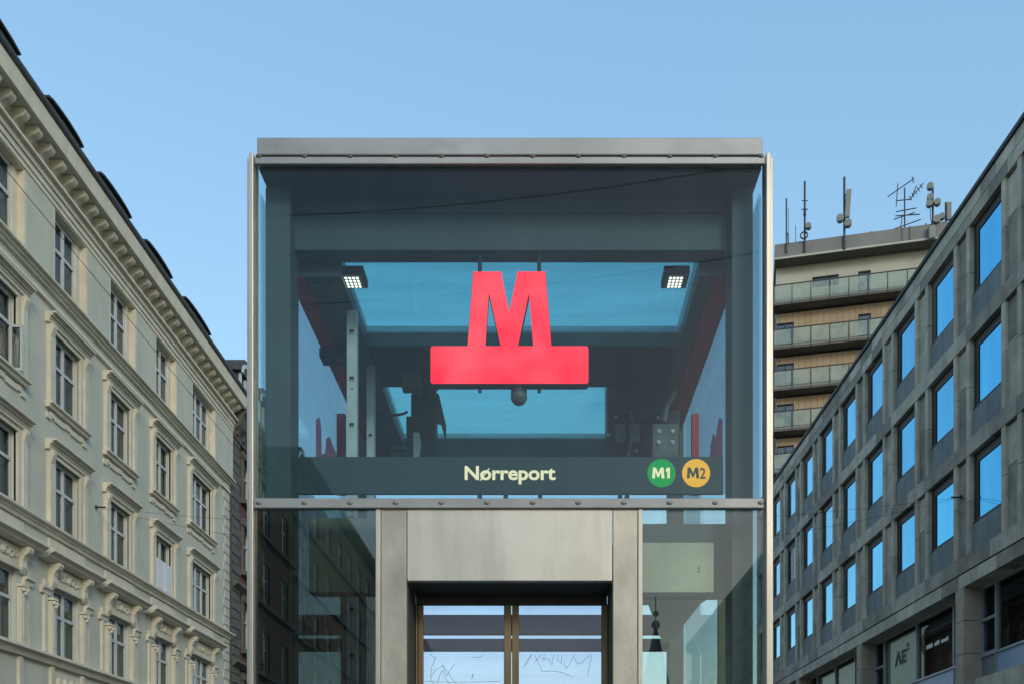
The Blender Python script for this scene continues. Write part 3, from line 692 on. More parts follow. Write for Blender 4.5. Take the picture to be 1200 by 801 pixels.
CU = {(0, 'B'): [(-1, 'curtain_pale', .3), (1, 'curtain', .28)], (1, 'B'): [(-1, 'curtain', .22), (1, 'curtain', .2)], (2, 'B'): [(-1, 'curtain_pale', .3), (1, 'curtain', .25)],
      (3, 'B'): [(-1, 'curtain_pale', .5), (1, 'curtain_pale', .3)], (4, 'B'): [(-1, 'curtain_pale', .45), (1, 'curtain_pale', .45)],
      (0, 'C'): [(1, 'curtain', .25)], (1, 'C'): [(1, 'curtain', .4)], (2, 'C'): [(-1, 'curtain', .3), (1, 'curtain', .3)], (4, 'C'): [(-1, 'curtain_pale', .45), (1, 'curtain', .4)],
      (0, 'D'): [(-1, 'curtain', .3), (1, 'curtain_pale', .3)], (1, 'D'): [(-1, 'curtain_pale', .5), (1, 'curtain_pale', .5)], (2, 'D'): [(-1, 'curtain', .4)], (3, 'D'): [(-1, 'curtain', .45), (1, 'curtain', .3)],
      (4, 'D'): [(-1, 'curtain', .4), (1, 'curtain_pale', .4)], (1, 'A'): [(-1, 'curtain_pale', .45), (1, 'curtain_pale', .45)], (2, 'A'): [(-1, 'curtain_pale', .4)], (3, 'A'): [(1, 'curtain_pale', .4)]}
for i, (c, h, n) in enumerate(VIS):
    hA = .64 if n == 2 else .97
    window(TL, cbld, c, hA, 14.62, 16.68, -.17, n, .60, curt=CU.get((i, 'A')))
    for row, v0, v1 in (('B', 11.37, 13.36), ('C', 8.0, 9.94)):
        wn = window(TL, cbld, c, h, v0, v1, -.17, n, .62, curt=CU.get((i, row)))
        surround(c, h, v0, v1); hood(c, h, v1)
        if row == 'B': sill_and_apron(c, h, v0)
        if row == 'B' and i == 0:      # casement standing open
            g = MB(TL); u_ = c + h - .08
            for a, b_ in ((.0, .06), (.27, .33)): g.box(u_ - .03, u_ + .03, v0 + .06, v0 + 1.22, -.1 + a, -.1 + b_)
            g.box(u_ - .028, u_ + .028, v0 + .06, v0 + .13, -.04, .17); g.box(u_ - .028, u_ + .028, v0 + 1.15, v0 + 1.22, -.04, .17)
            g.build('open_casement', 'win_frame', wn)
            MB(TL).box(u_ - .006, u_ + .006, v0 + .13, v0 + 1.15, -.04, .17).build('pane', 'pane', wn)
        if row == 'C' and i == 3:      # white blind boards in the open lower lights
            for a, b_ in ((c - h + .06, c - .03), (c + .03, c + h - .06)):
                MB(TL).box(a, b_, v0 + .05, v0 + 1.16, .0, .05).build('white_casement', 'blind', wn, .01)
                g = MB(TL); g.box(a + .08, b_ - .08, v0 + .14, v0 + 1.06, .05, .062); g.build('casement_panel', 'blind', wn, .012)
# lower string course under row C, aprons, first-floor cornices on consoles
course('string_course', [(8.0, -.1), (8.0, .25), (7.94, .25), (7.935, .15), (7.86, .14), (7.855, .09), (7.76, .08), (7.76, -.1)])
course('string_course', [(4.5, -.1), (4.5, .26), (4.42, .27), (4.36, .16), (4.24, .11), (4.22, -.1)])
for i, (c, h, n) in enumerate(VIS):
    hw = h + .80
    MB(TL).prof([(7.30, -.1), (7.30, .22), (7.26, .44), (7.18, .45), (7.12, .34), (7.06, .30), (7.02, .22), (7.02, -.1)], c - hw, c + hw).build('bay_cornice', 'cream_trim', cbld, .008)
    MB(TL).box(c - h - .3, c + h + .3, 7.42, 7.70, -.02, .05).build('apron_panel', 'cream_trim', cbld, .012)
    for s in (-1, 1):
        a = c + s * (h + .06); b_ = c + s * (h + .28); a, b_ = sorted((a, b_))
        MB(TL).box(a, b_, 4.5, 5.98, -.02, .12).build('pilaster', 'cream_trim', cbld, .008)
        MB(TL).box(a + .06, b_ - .06, 4.7, 5.8, .10, .135).build('pilaster_flute', 'cream_field', cbld, .006)
        cap = MB(TL); cap.box(a - .02, b_ + .02, 6.0, 6.07, -.02, .17)
        for q in range(3): cap.ball((a + .03 + q * .08, 5.92 - (q % 2) * .09, .15), .062, 8, 6)
        cap.build('pilaster_capital', 'cream_trim', cbld, smooth=False)
        MB(TL).prof([(7.015, .0), (7.015, .31), (6.94, .33), (6.86, .29), (6.77, .19), (6.66, .14), (6.50, .15), (6.42, .12), (6.34, .08), (6.34, .0)], a, b_).build('console', 'cream_trim', cbld, .012)
        # secondary pilaster toward the pier panel
        a2, b2 = sorted((c + s * (h + .42), c + s * (h + .56)))
        MB(TL).box(a2, b2, 4.5, 6.5, -.02, .06).build('panel_frame', 'cream_trim', cbld, .006)
        a3, b3 = sorted((c + s * (h + .28), c + s * (h + .70)))
        MB(TL).prof([(6.32, -.02), (6.32, .14), (6.26, .14), (6.22, .08), (6.12, .07), (6.12, -.02)], a3, b3).build('panel_head', 'cream_trim', cbld)
    b = MB(TL)
    b.box(c - h, c + h, 6.40, 6.47, -.02, .12)
    b.build('window_lintel', 'cream_trim', cbld)
    MB(TL).box(c - h - .02, c + h + .02, 6.50, 6.98, -.02, .06).build('relief_panel', 'cream_trim', cbld)
    for s in (-1, 1):
        g = MB(TL)
        for q in range(3):
            cx = c + s * (.17 + q * (h - .12) / 3.0); rr = .15 - q * .03
            ring = [(cx + rr * math.cos(t_ * .7) * (1 - t_ / 16), 6.74 + s * .0 + (-1) ** q * .02 + rr * math.sin(t_ * .7) * (1 - t_ / 16), .075) for t_ in range(11)]
            MB(TL).tube(ring, .028, 5).build('relief_scroll', 'cream_trim', cbld)
    MB(TL).ball((c, 6.74, .07), .11, 10, 6, (1, 1, .6)).build('relief_boss', 'cream_trim', cbld)
    window(TL, cbld, c, h, 4.5, 6.40, -.17, n, .62, curt=CU.get((i, 'D')))
    if i in (1,):
        MB(TL).box(c - h, c + h, 3.45, 4.1, -.02, .04).build('relief_panel', 'cream_trim', cbld)
        for q in range(4): MB(TL).ball((c - .5 + q * .34, 3.78, .05), .15, 10, 6, (1, 1.3, .5)).build('baluster', 'cream_trim', cbld, smooth=True)
    for s in (-1, 1):
        a, b_ = sorted((c + s * (h + .05), c + s * (h + .24)))
        MB(TL).box(a, b_, 2.2, 4.22, -.02, .07).build('lesene', 'cream_trim', cbld, .008)
MB(TL).prism([(U0, 3.15, .02), (U0, 3.32, .02), (U0, 2.5, 1.3), (U0, 2.35, 1.3)], [(24.4, 3.15, .02), (24.4, 3.32, .02), (24.4, 2.5, 1.3), (24.4, 2.35, 1.3)]).build('awning', 'awning', cbld)
MB(TL).cyl((39.6, 2, .07), (39.6, 17.0, .07), .05, 8).build('downpipe', 'slate', cbld)

# ================================================================== RED BRICK BUILDING beyond it
rb = thing('red_brick_building', 'red brick building with sooty grey stone corner just left of the tower', 'building', (-13.4, 52, 0))
B0, B1 = 39.75, 92.0
wins = [(41.9 + 2.6 * k, .55) for k in range(19)]
rows = [(4.2, 6.3), (7.7, 9.8), (11.2, 13.2), (14.4, 16.2)]
vv = [-E] + [x for r_ in rows for x in r_] + [17.4]
for k in range(len(vv) - 1):
    if k % 2: wall_row(TL, rb, 'brick_wall', 'brick_red', vv[k], vv[k + 1], [(c - h, c + h) for c, h in wins], B0, B1, -.5, .0)
    else: MB(TL).box(B0, B1, vv[k], vv[k + 1], -.5, 0).build('brick_wall', 'brick_red', rb)
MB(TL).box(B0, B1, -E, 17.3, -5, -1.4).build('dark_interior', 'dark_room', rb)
v = 0; k = 0
while v < 17.2:
    MB(TL).box(B0, B0 + (1.05 if k % 2 else .95), v, v + .37, -.02, .10 if k % 2 else .085).build('quoin_stone', 'grey_stone', rb, .02); v += .40; k += 1
for c, h in wins:
    for v0, v1 in rows:
        window(TL, rb, c, h, v0, v1, -.2, 2, .64)
        b = MB(TL)
        for s in (-1, 1):
            a, q = sorted((c + s * h, c + s * (h + .2))); b.box(a, q, v0, v1, -.05, .09)
        b.box(c - h - .25, c + h + .25, v1, v1 + .3, -.05, .14); b.box(c - h - .25, c + h + .25, v0 - .22, v0, -.05, .2)
        b.build('stone_surround', 'grey_stone', rb)
for v0 in (3.5, 7.0, 10.4): MB(TL).prof([(v0, -.1), (v0, .3), (v0 - .12, .32), (v0 - .3, .1), (v0 - .3, -.1)], B0, B1).build('string_course', 'grey_stone', rb)
MB(TL).prof([(17.9, -.2), (17.9, .75), (17.7, .8), (17.5, .55), (17.1, .4), (16.9, .2), (16.6, .15), (16.6, -.2)], B0, B1).build('cornice', 'grey_stone', rb)
u = B0 + .3
while u < 60: MB(TL).prof([(17.45, .1), (17.45, .52), (17.2, .45), (16.9, .28), (16.75, .24), (16.75, .1)], u - .13, u + .13).build('cornice_bracket', 'grey_stone', rb); u += .8
MB(TL).prism([(B0, 17.9, .5), (B0, 21.3, -1.5), (B0, 21.3, -6), (B0, 17.9, -6)], [(B1, 17.9, .5), (B1, 21.3, -1.5), (B1, 21.3, -6), (B1, 17.9, -6)]).build('roof', 'slate', rb)
for c in (40.95, 43.6, 47, 50.4):
    d = MB(TL).box(c - .75, c + .75, 17.95, 19.7, -1.8, .2).build('dormer', 'slate', rb)
    n = 8; arc = [(c + .95 * math.cos(math.pi * k / n), 19.6 + .75 * math.sin(math.pi * k / n)) for k in range(n + 1)]
    MB(TL).profw(arc, -1.8, .35).build('dormer_roof', 'slate', d)
    arc2 = [(c + .80 * math.cos(math.pi * k / n), 19.55 + .6 * math.sin(math.pi * k / n)) for k in range(n + 1)]
    arc3 = [(c + .62 * math.cos(math.pi * k / n), 19.55 + .45 * math.sin(math.pi * k / n)) for k in range(n, -1, -1)]
    MB(TL).profw(arc2 + arc3, .34, .40).build('dormer_arch', 'win_frame', d)
    for x in (c - .72, c - .06, c + .6): MB(TL).box(x, x + .12, 18.2, 19.55, .2, .30).build('dormer_mullion', 'win_frame', d)

# ================================================================== OFFICE BUILDING (right)
ob = thing('stone_office_building', 'grey stone office building with rows of bright blue windows on the right', 'building', (11.9, 33, 0))
NB = 2.754
bays = [23.77 + NB * k for k in range(-1, 10)]
TOPV = [16.44 - 3.155 * k for k in range(3)]
UA, UB = bays[0] - .99, bays[-1] + 1.96
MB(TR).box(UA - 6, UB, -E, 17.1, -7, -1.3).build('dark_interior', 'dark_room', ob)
MB(TR).box(UA - 6, UA - .01, -E, 17.2, -1.3, 0).build('plain_wall', 'stone', ob)
MB(TR).box(UB + .01, UB + .3, -E, 17.2, -7, 0).build('end_wall', 'stone', ob)
J = .018
for k, n_ in enumerate(bays):
    for r_, t_ in enumerate(TOPV):
        for (a, b_) in ((n_ - .2, n_), (n_ + 1.76, n_ + 1.96)):
            MB(TR).box(a, b_, t_ - 1.28 + J, t_, -.5, .03).build('stone_fin', 'stone', ob)
            MB(TR).box(a, b_, t_ - 2.70, t_ - 1.28, -.5, .03).build('stone_fin', 'stone', ob)
        MB(TR).box(n_ - .79, n_ - .2, t_ - 1.08 + J, t_ - .06, -.4, -.05).build('stone_panel', 'stone_dark' if random.random() < .4 else 'stone', ob)
        MB(TR).box(n_ - .79, n_ - .2, t_ - 2.70, t_ - 1.08, -.4, -.05).build('stone_panel', 'stone_dark' if random.random() < .4 else 'stone', ob)
        MB(TR).box(n_, n_ + .88, t_ - 2.70, t_ - 1.95, -.4, -.045).build('spandrel', 'spandrel', ob)
        MB(TR).box(n_ + .88 + J, n_ + 1.76, t_ - 2.70, t_ - 1.95, -.4, -.045).build('spandrel', 'spandrel', ob)
        for a, b_ in ((n_ - .79, n_ + .58), (n_ + .58 + J, n_ + 1.964 - J)):
            MB(TR).box(a, b_, t_ - 3.155, t_ - 2.70 - J, -.5, .045).build('beam_slab', 'stone_dark' if random.random() < .35 else 'stone', ob)
        f = MB(TR)
        f.box(n_, n_ + 1.76, t_ - .27, t_, -.25, -.095); f.box(n_, n_ + 1.76, t_ - 1.95, t_ - 1.88, -.25, -.06)
        f.box(n_, n_ + .05, t_ - 1.88, t_ - .27, -.25, -.098); f.box(n_ + 1.50, n_ + 1.76, t_ - 1.88, t_ - .27, -.25, -.097)
        dark = (k == 8 and r_ == 1)
        wn = f.build('window', 'office_frame_mid' if random.random() < .35 else 'office_frame', ob)
        MB(TR).box(n_ + .05, n_ + 1.50, t_ - 1.88, t_ - 1.84, -.20, -.09).build('sill_rail', 'office_frame', wn)
        if dark:
            for x in (n_ + .3, n_ + .9): MB(TR).box(x, x + .06, t_ - 1.84, t_ - .27, -.2, -.10).build('sash_bar', 'alu', wn)
            MB(TR).box(n_ + .05, n_ + 1.50, t_ - 1.84, t_ - .27, -.132, -.12).build('pane', 'pane', wn)
        else:
            MB(TR).box(n_ + .05, n_ + 1.50, t_ - 1.84, t_ - .27, -.132, -.12).build('pane', 'blue_glass', wn)
# parapet: two courses of slabs and a dark coping
def slabs(name, v0, v1, w1, ln, mat, u0=UA, u1=UB, w0=-.5):
    u_ = u0
    while u_ < u1:
        e = min(u1, u_ + ln * random.choice((1, 1, .8, 1.2)))
        MB(TR).box(u_ + J, e, v0, v1 - J, w0, w1).build(name, mat if random.random() < .75 else ('stone_dark' if mat == 'stone' else 'stone'), ob); u_ = e
slabs('parapet_slab', 16.44, 16.80, .045, 1.0, 'stone_dark')
slabs('parapet_slab', 16.80, 17.18, .047, 1.0, 'stone')
MB(TR).box(UA - 6, UB + .3, 17.18, 17.30, -7, .11).build('coping', 'slate', ob)
slabs('band_slab', 7.06, 7.43 - .455 + .0 if False else 6.975 + .0, .045, 1.38, 'stone') if False else None
v3 = TOPV[2] - 3.155      # foot of the last beam row
slabs('lintel_slab', 6.56, v3 - .035, .045, 1.1, 'stone')
MB(TR).box(UA, UB, v3 - .04, v3, -.5, .0).build('groove', 'office_frame', ob)
MB(TR).box(UA, UB, 6.60, 7.43, -1.3, -.5).build('slab_edge', 'office_frame', ob)
cols = [25.87 + 3 * NB * k for k in range(-1, 3)]
for cu in cols:
    for a, b_ in ((5.62, 6.555), (4.68, 5.62), (3.74, 4.68), (2.8, 3.74), (-E, 2.8)):
        MB(TR).box(cu, cu + .5, a + J, b_, -.62, .04).build('column_stone', 'stone_tan', ob)
def shop(u_near, u_far, secs):
    x = u_far
    fr = MB(TR)
    fr.box(u_near, u_far, 4.56, 4.62, -.55, -.42); fr.box(u_near, u_far, 6.46, 6.555, -.55, -.44)
    fr.box(u_near, u_far, 3.90, 3.94, -.55, -.42)
    sub = []
    for ln, kind in secs:
        a, b_ = max(u_near, x - ln), x
        fr.box(b_ - .07, b_, 4.62, 6.46, -.55, -.42)
        fr.box(b_ - .03, b_, 3.94, 4.56, -.55, -.43)
        if kind == 'narrow': fr.box(a, b_ - .07, 5.55, 5.62, -.55, -.42); fr.box(a + .02, b_ - .1, 4.62, 4.68, -.53, -.43)
        sub.append((a, b_ - .07, kind)); x = a
    f = fr.build('shop_window', 'alu', ob)
    for a, b_, kind in sub:
        MB(TR).box(a, b_, 4.62, 6.46, -.51, -.50).build('pane', 'shop_pane', f)
        if kind == 'film': MB(TR).box(a + .01, b_ - .12, 4.63, 6.36, -.525, -.512).build('window_film', 'cream_film', f)
        elif kind == 'brown':
            MB(TR).box(a, b_ - .01, 4.63, 6.40, -.9, -.88).build('back_board', 'brown_inside', f)
            MB(TR).box(b_ - .28, b_ - .08, 4.63, 6.2, -.60, -.56).build('cream_strip', 'cream_film', f)
            MB(TR).box(a, b_, 6.05, 6.15, -.7, -.62).build('inside_rail', 'office_frame', f)
        elif kind == 'dark': MB(TR).box(a, b_ - .01, 4.63, 6.40, -1.1, -1.08).build('back_board', 'dark_room', f)
        else: MB(TR).box(a, b_ - .01, 4.63, 6.40, -.8, -.78).build('back_board', 'dark_room', f)
        MB(TR).box(a, b_ + .03, 3.94, 4.56, -.53, -.47).build('sill_panel', 'blue_panel' if kind != 'narrow' else 'spandrel', f)
    return f
f0 = shop(cols[0] + .5, cols[1], [(.85, 'narrow'), (3.4, 'dark'), (3.6, 'dark')])
f1 = shop(cols[1] + .5, cols[2], [(.95, 'narrow'), (2.85, 'film'), (2.75, 'brown'), (1.5, 'brown')])
f2 = shop(cols[2] + .5, cols[3], [(1.2, 'narrow'), (2.5, 'film'), (2.45, 'film'), (2.0, 'film')])
shop(cols[3] + .5, UB, [(1.0, 'narrow'), (3.0, 'film')])
slabs('band_slab', 3.15, 3.90, -.0, 1.38, 'stone', UA, UB, -.55)
MB(TR).box(UA, UB, -E, 3.15, -.6, -.45).build('shop_front', 'office_frame', ob)
def tr_fn(u_a, u_b, v_a, v_b, w_): return lambda a, b: TR(u_a + (u_b - u_a) * a, v_a + (v_b - v_a) * b, w_)
def shop_xy(px, py, xw=12.412):
    Y = F * xw / (px - VX); return Y, (VY - py) * Y / F
ua, va = shop_xy(1049.0, 781); ub, vb = shop_xy(1062.5, 760)
lettering('window_logo', 'ΛE', tr_fn(ua, ub, va, va + .50, -.496), 'logo_dark', f1, .05)
uc_, vc_ = shop_xy(1062.2, 766); ud_, vd_ = shop_xy(1065.3, 760)
lettering('window_logo', '2', tr_fn(uc_ - .02, ud_ - .05, va + .38, va + .62, -.496), 'logo_dark', f1, .03)
ue, ve = shop_xy(1087, 756); uf, vf = shop_xy(1113, 744)
# a row of pale marks too small to read in the photo: three words of four, three and four marks
q = 0
for n_ch in (4, 3, 4):
    for _ in range(n_ch):
        t_ = q / 13.0; u_ = ue + (uf - ue) * t_
        MB(TR).box(u_ - .055, u_ + .055, 5.50, 5.50 + random.choice((.13, .13, .10)), -.498, -.492).build('small_lettering', 'logo_pale', f1); q += 1
    q += 1

# ================================================================== FAR APARTMENT TOWER
D = Vector((.9755, -.22, 0)); N = Vector((-.22, -.9755, 0)); O = Vector((PX(908, 65), 65, E))
def TF(u, v, w_): return O + D * u + N * w_ + Vector((0, 0, v))
def RF(px, py):
    q = (px - VX) / F; u = (q * 65 - O.x) / (D.x - q * D.y); Y = 65 + D.y * u
    return u, (VY - py) * Y / F
ft = thing('balcony_apartment_tower', 'tall far apartment block with glass balconies and tan cladding above the office roof', 'building', tuple(O) if False else (O.x + 12, O.y, 0))
FW = 26.0
sc_ = 65 / F
vb = [(VY - y) * sc_ for y in (354.4, 405.8, 453.8, 501.6, 550.8, 599.5, 648)]
VT, VSO = (VY - 287) * sc_, (VY - 304.5) * sc_
MB(TF).box(-.0, FW, VSO, VT, -14, 0).build('parapet', 'far_parapet', ft)
MB(TF).box(-.02, FW, VSO - .03, VSO + .10, -1.05, .06).build('roof_edge', 'far_wall', ft)
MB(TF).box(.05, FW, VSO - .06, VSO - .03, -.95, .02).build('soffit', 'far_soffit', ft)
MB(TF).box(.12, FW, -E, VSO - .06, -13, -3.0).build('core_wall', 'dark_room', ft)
for px in (1057, 1066): 
    u_, _ = RF(px, 270); MB(TF).box(u_ - .05, u_ + .05, VSO, VT + .02, -.1, .03).build('parapet_joint', 'far_soffit', ft)
levels = vb + [-E]
for i, v0 in enumerate(vb):
    v1 = (VSO - .06) if i == 0 else vb[i - 1] - .35
    mat = 'far_wall' if i == 0 else 'tile'
    doors = [(5.7, 6.55)] if i < 3 else []
    doors += [(11.5, 12.4), (17.5, 18.6)]
    wl = MB(TF); x = .12
    dd = ([(0.14, 1.35)] if i else [(2.6, 4.4)]) + doors
    for a, b_ in dd:
        wl.box(x, a, v0, v1, -3, -1.0); wl.box(a, b_, v0 + (2.1 if i else 2.0), v1, -3, -1.0); x = b_
        if i == 0 and a == 2.6: wl.box(a, b_, v0, v0 + 1.25, -3, -1.0)
    wl.box(x, FW, v0, v1, -3, -1.0)
    wl.build('balcony_wall', mat, ft)
    for a, b_ in dd:
        z0 = v0 + (1.25 if (i == 0 and a == 2.6) else 0); z1 = v0 + (2.1 if i else 2.0)
        g = MB(TF); t_ = .07
        g.box(a, b_, z1 - t_, z1, -1.15, -1.02); g.box(a, b_, z0, z0 + t_, -1.15, -1.02); g.box(a, a + t_, z0 + t_, z1 - t_, -1.15, -1.02); g.box(b_ - t_, b_, z0 + t_, z1 - t_, -1.15, -1.02)
        if b_ - a > 1.0: g.box((a + b_) / 2 - .04, (a + b_) / 2 + .04, z0 + t_, z1 - t_, -1.15, -1.02)
        gw = g.build('balcony_door', 'office_frame', ft)
        MB(TF).box(a + t_, b_ - t_, z0 + t_, z1 - t_, -1.12, -1.10).build('pane', 'far_pane', gw)
        MB(TF).box(a + t_, b_ - t_, z0 + t_, z1 - t_, -1.5, -1.48).build('curtain', 'curtain_pale', gw)
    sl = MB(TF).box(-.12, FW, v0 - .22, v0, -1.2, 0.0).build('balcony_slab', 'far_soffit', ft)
    MB(TF).box(-.13, FW, v0 - .10, v0 + .03, -.03, .03).build('slab_edge', 'far_parapet', sl)
    x = -.10; p = 1.27
    while x < FW - 1:
        MB(TF).box(x + .06, x + p - .06, v0 + .10, v0 + 1.12, -.02, .0).build('railing_panel', 'rail_glass', ft)
        MB(TF).box(x - .03, x + .03, v0 - .2, v0 + 1.16, -.03, .045).build('railing_post', 'antenna', ft)
        x += p
    MB(TF).box(-.12, FW, v0 + 1.15, v0 + 1.20, -.03, .04).build('handrail', 'antenna', ft)
    if i in (1, 2):
        u_, _ = RF(990 if i == 1 else 990, 0)
        MB(TF).ball((4.8, v0 + 1.55, -.93), .12, 8, 6).build('wall_lamp', 'antenna_grey', ft)
MB(TF).box(.05, .12, -E, vb[-1] - .3, -13, -1).build('lower_wall', 'tile', ft)
MB(TF).box(.12, FW, -E, vb[-1] - .3, -3, -1).build('lower_wall', 'tile', ft)

# rooftop aerials
AE = 'aerials on the far roof'
def mast(px, ytop, ybot, r, label, cat='aerial', name='roof_mast', w_=.10):
    u, v1 = RF(px, ytop); _, v0 = RF(px, ybot)
    t = thing(name, label, cat, tuple(TF(u, v0, w_)), AE)
    MB(TF).cyl((u, v0, w_), (u, v1, w_), r, 8).build('pole', 'antenna', t)
    return t, u
def seg(t, u, pts, r, mat='antenna', nm='arm', w_=.1):
    q = [(*RF(*p), w_) for p in pts]; MB(TF).tube(q, r, 6).build(nm, mat, t)
def drum(t, px, py, r=.22, w_=.12, nm='dish'):
    u, v = RF(px, py); MB(TF).cyl((u, v, w_), (u - .05, v, w_ + .35), r, 14).build(nm, 'antenna_grey', t, .02)
def pane_ant(t, x0, y0, x1, y1, wd, w_=.25):
    (ua, va), (ub, vb_) = RF(x0, y0), RF(x1, y1)
    MB(TF).profw([(ua - wd, va), (ua + wd, va), (ub + wd, vb_), (ub - wd, vb_)], w_, w_ + .2).build('panel_antenna', 'antenna_grey', t, .03)
t, _ = mast(921.5, 234, 297, .055, 'short thin whip aerial at the roof corner beside the tower'); seg(t, 0, [(923.8, 246), (923.8, 284)], .02); seg(t, 0, [(921, 274), (923.6, 276), (923.8, 286)], .05)
t, _ = mast(932.4, 264, 284, .022, 'hair thin short rod aerial between two taller masts', w_=-.05)
t, _ = mast(943, 214, 296, .07, 'tall mast with small cross bars and a ring near its foot')
for y, d in ((236.5, 3.5), (246.5, 4)): seg(t, 0, [(943 - d, y), (943 + d, y)], .03)
MB(TF).box(RF(941.3, 0)[0], RF(944.4, 0)[0], RF(943, 254)[1], RF(943, 247)[1], .05, .25).build('amplifier', 'antenna', t)
drum(t, 947.5, 268.5, .2)
u, v = RF(942, 278); ring = [(u + .24 * math.cos(a * .5236), v + .24 * math.sin(a * .5236), .2) for a in range(13)]; MB(TF).tube(ring, .05, 6).build('ring', 'antenna', t)
t, _ = mast(989.3, 209, 293, .08, 'tallest mast with a leaning grey panel antenna and two drums')
pane_ant(t, 994.3, 226.5, 992.0, 259, .17); drum(t, 984.5, 259.5, .25); drum(t, 993.7, 265.3, .25); seg(t, 0, [(986, 257), (992, 263)], .06); seg(t, 0, [(989, 230), (993, 230)], .04)
t = thing('roof_vent', 'squat grey roof cowl in the middle of the far parapet', 'vent', tuple(TF(*RF(1024, 274), -.6)))
u, v = RF(1023, 274); MB(TF).box(u - .55, u + .5, v - .3, v + .18, -1.1, -.3).build('base', 'far_parapet', t, .02); MB(TF).ball((u - .05, v + .2, -.7), .36, 12, 8).build('cowl', 'antenna_grey', t, smooth=True); MB(TF).box(u + .2, u + .55, v + .1, v + .35, -1, -.5).build('flap', 'far_parapet', t)
t, _ = mast(1061, 217, 272, .05, 'spidery television aerial with slanting booms and many rods', w_=-.3)
for p in ([(1041, 227.5), (1072, 206)], [(1053, 212), (1051, 239)], [(1052, 232), (1067, 230.5), (1083, 211.5)], [(1051, 245), (1075, 240.5)], [(1048, 254), (1073, 246)], [(1047, 266), (1080, 254)], [(1068, 231), (1075, 214)], [(1070, 204), (1071.5, 211)], [(1058, 252), (1055.5, 268)], [(1050, 250), (1079, 248)]):
    seg(t, 0, p, .035, w_=-.3)
for k in range(5): seg(t, 0, [(1066 + k * 3.2, 221 - k * 3.4 + 6), (1069 + k * 3.2, 229 - k * 3.4 + 3)], .025, w_=-.25)
t, _ = mast(1092.8, 221, 268, .07, 'pole clustered with round grey drum antennas beside the office parapet')
for p in ((1089.5, 222.3), (1089.5, 235), (1088.5, 242.5), (1098, 240.8)): drum(t, *p, .215)
seg(t, 0, [(1090, 246), (1090, 256), (1092, 266)], .03); u, v = RF(1091.5, 274); MB(TF).box(u - .22, u + .2, v - .5, v + .4, .03, .35).build('bracket', 'antenna_grey', t, .05)
t, _ = mast(1109, 235, 268, .06, 'short mast with a pale upright panel antenna at the office parapet', w_=-.2)
pane_ant(t, 1112.2, 237.5, 1112.2, 258, .15, -.1); drum(t, 1098, 258.5, .26, -.1); drum(t, 1104, 255, .2, -.1); seg(t, 0, [(1103, 260), (1110, 260)], .1, w_=-.2)
t, _ = mast(1085.6, 260, 270, .05, 'very short stub pole just left of the drum cluster', w_=-.2)

# ================================================================== WIRES
def span(p0, p1, sag, r, label, grp):
    p0, p1 = Vector(p0), Vector(p1); n = 40
    pts = [tuple(p0.lerp(p1, k / n) - Vector((0, 0, 4 * sag * (k / n) * (1 - k / n)))) for k in range(n + 1)]
    return tag(MB().tube(pts, r, 5).build('overhead_wire', 'wire'), label, 'wire', grp)
pl_, pr_ = TL(27.72, 9.43, .02), TR(26.07, 9.15, .02)
WG = 'wires across the street'
span(pl_, pr_, .75, .0045, 'upper sagging wire from the hook on the cream wall', WG)
span(pl_, pr_, 1.6, .0045, 'lower sagging wire from the same hook on the cream wall', WG)
for T_, u_, v_, lab in ((TL, 27.72, 9.43, 'small black wire hook on the cream wall between windows'), (TR, 26.07, 9.15, 'small black wire hook on the office stone pier')):
    h = MB(T_); h.cyl((u_, v_, -.02), (u_, v_, .30), .022, 8); h.cyl((u_, v_ - .05, .02), (u_, v_ + .05, .02), .04, 8)
    tag(h.build('wire_hook', 'wire'), lab, 'hook')
span((-11.9, -30, E + 14.7), (-11.9, 60, E + 14.7), .25, .009, 'long thin wire running along the cream facade', WG)
# street wires behind the viewer, mirrored in the tower glass
span((-13.2, -16, E + 17.6), (11.7, -9, E + 15.6), .9, .011, 'upper wire mirrored as a thin dark line across the top glass', WG)
span((-13.2, -16, E + 15.0), (11.7, -9, E + 13.7), .9, .011, 'lower wire mirrored as a thin dark line across the top glass', WG)

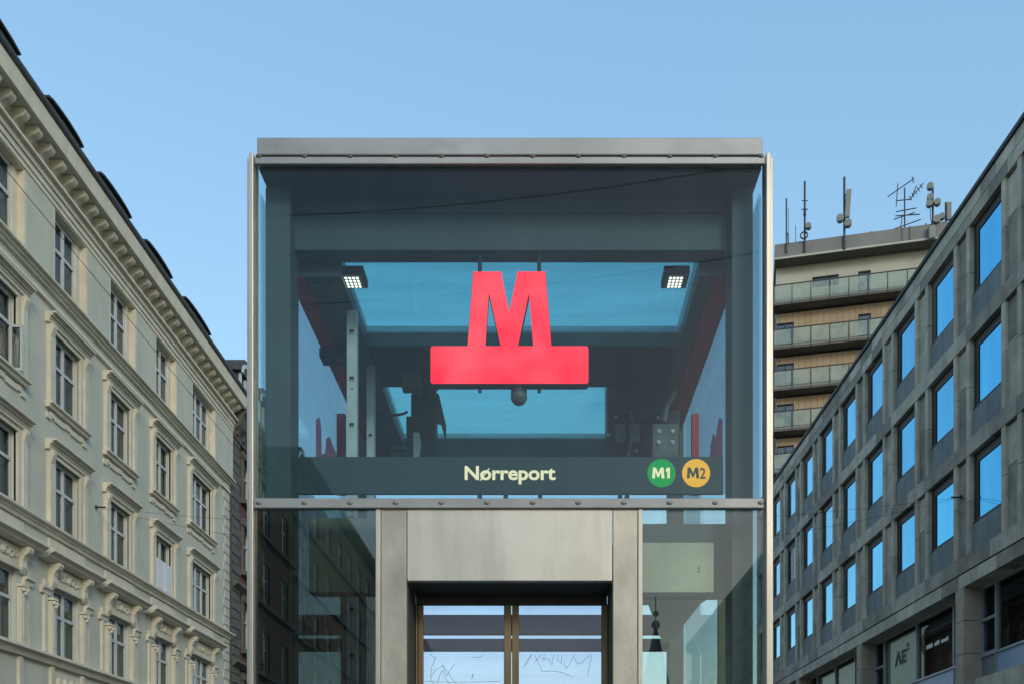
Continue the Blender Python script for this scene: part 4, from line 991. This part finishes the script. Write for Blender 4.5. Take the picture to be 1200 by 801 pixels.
# ================================================================== street behind the viewer (mirrored in the glass)
def back_building(name, label, T, u0, u1, h, mat, trim, ncol, rowsn, depth=10, roofm='slate', par=None):
    t = thing(name, label, 'building', tuple(T((u0 + u1) / 2, -E, 0)))
    MB(T).box(u0, u1, -E, h, -depth, -.3).build('wall', mat, t)
    pitch = (u1 - u0) / ncol; rp = (h - 4.2) / rowsn
    b = MB(T); x = u0
    ops = [(u0 + pitch * (k + .5) - .65, u0 + pitch * (k + .5) + .65) for k in range(ncol)]
    for r_ in range(rowsn):
        vlo = 3.2 + rp * r_ + .5
        wall_row(T, t, 'wall', mat, vlo, vlo + rp * .62, ops, u0, u1, -.3, 0)
        MB(T).box(u0, u1, vlo + rp * .62, vlo + rp, -.3, 0).build('wall', mat, t)
        MB(T).prof([(vlo - .02, -.1), (vlo - .02, .2), (vlo - .18, .2), (vlo - .18, -.1)], u0, u1).build('string_course', trim, t)
        for a, c in ops:
            g = MB(T); v1 = vlo + rp * .62
            g.box(a, a + .1, vlo, v1, -.2, -.1); g.box(c - .1, c, vlo, v1, -.2, -.1); g.box((a + c) / 2 - .06, (a + c) / 2 + .06, vlo, v1, -.2, -.1); g.box(a + .1, c - .1, v1 - .1, v1, -.2, -.1); g.box(a + .1, c - .1, vlo + .62 * (v1 - vlo), vlo + .62 * (v1 - vlo) + .08, -.2, -.1)
            o_ = g.build('window', 'win_frame', t)
            MB(T).box(a, c, vlo, v1, -.26, -.25).build('pane', 'dark_pane', o_)
    MB(T).box(u0, u1, -E, 3.7, -.3, 0).build('wall', mat, t)
    MB(T).prof([(h, -.3), (h, .5), (h - .3, .5), (h - .6, .2), (h - .6, -.3)], u0, u1).build('cornice', trim, t)
    return t
mpn, tpn, bpn = new_mat('dark_pane'); bpn.inputs['Base Color'].default_value = (.02, .024, .026, 1); bpn.inputs['Roughness'].default_value = .06
M['dark_pane'] = mpn
t = back_building('dark_brick_terrace', 'dark brick terrace mirrored in the lower left glass of the tower', TL, -39, -13, 17.6, 'brick_dark', 'grey_stone', 8, 4)
MB(TL).prism([(-39, 17.6, .3), (-39, 19.5, -1.2), (-39, 19.5, -9), (-39, 17.6, -9)], [(-13, 17.6, .3), (-13, 19.5, -1.2), (-13, 19.5, -9), (-13, 17.6, -9)]).build('roof', 'slate', t)
t = back_building('tall_brick_terrace', 'taller brick terrace farther back mirrored beside the portal jamb', TL, -98, -39.2, 20.3, 'brick_dark', 'grey_stone', 18, 5)
t = back_building('pale_plaster_building', 'pale plaster building mirrored in the lower right glass of the tower', TR, -62, -24, 13.8, 'pale_plaster', 'pale_plaster', 11, 4)
sp = thing('dark_spire', 'dark pointed spire mirrored at the left of the lower right glass', 'spire', (11.3, -80, 0))
MB().box(9.3, 13.3, -82, -78, 0, 9).build('base', 'grey_stone', sp)
MB().cyl((11.3, -80, 9), (11.3, -80, 20), 2.6, 8, .12).build('spire_cone', 'slate', sp)
for z, r in ((20.2, .45), (21.3, .3)): MB().ball((11.3, -80, z), r, 10, 6).build('finial_ball', 'slate', sp)
MB().cyl((11.3, -80, 20), (11.3, -80, 23), .06, 6).build('finial_rod', 'slate', sp)
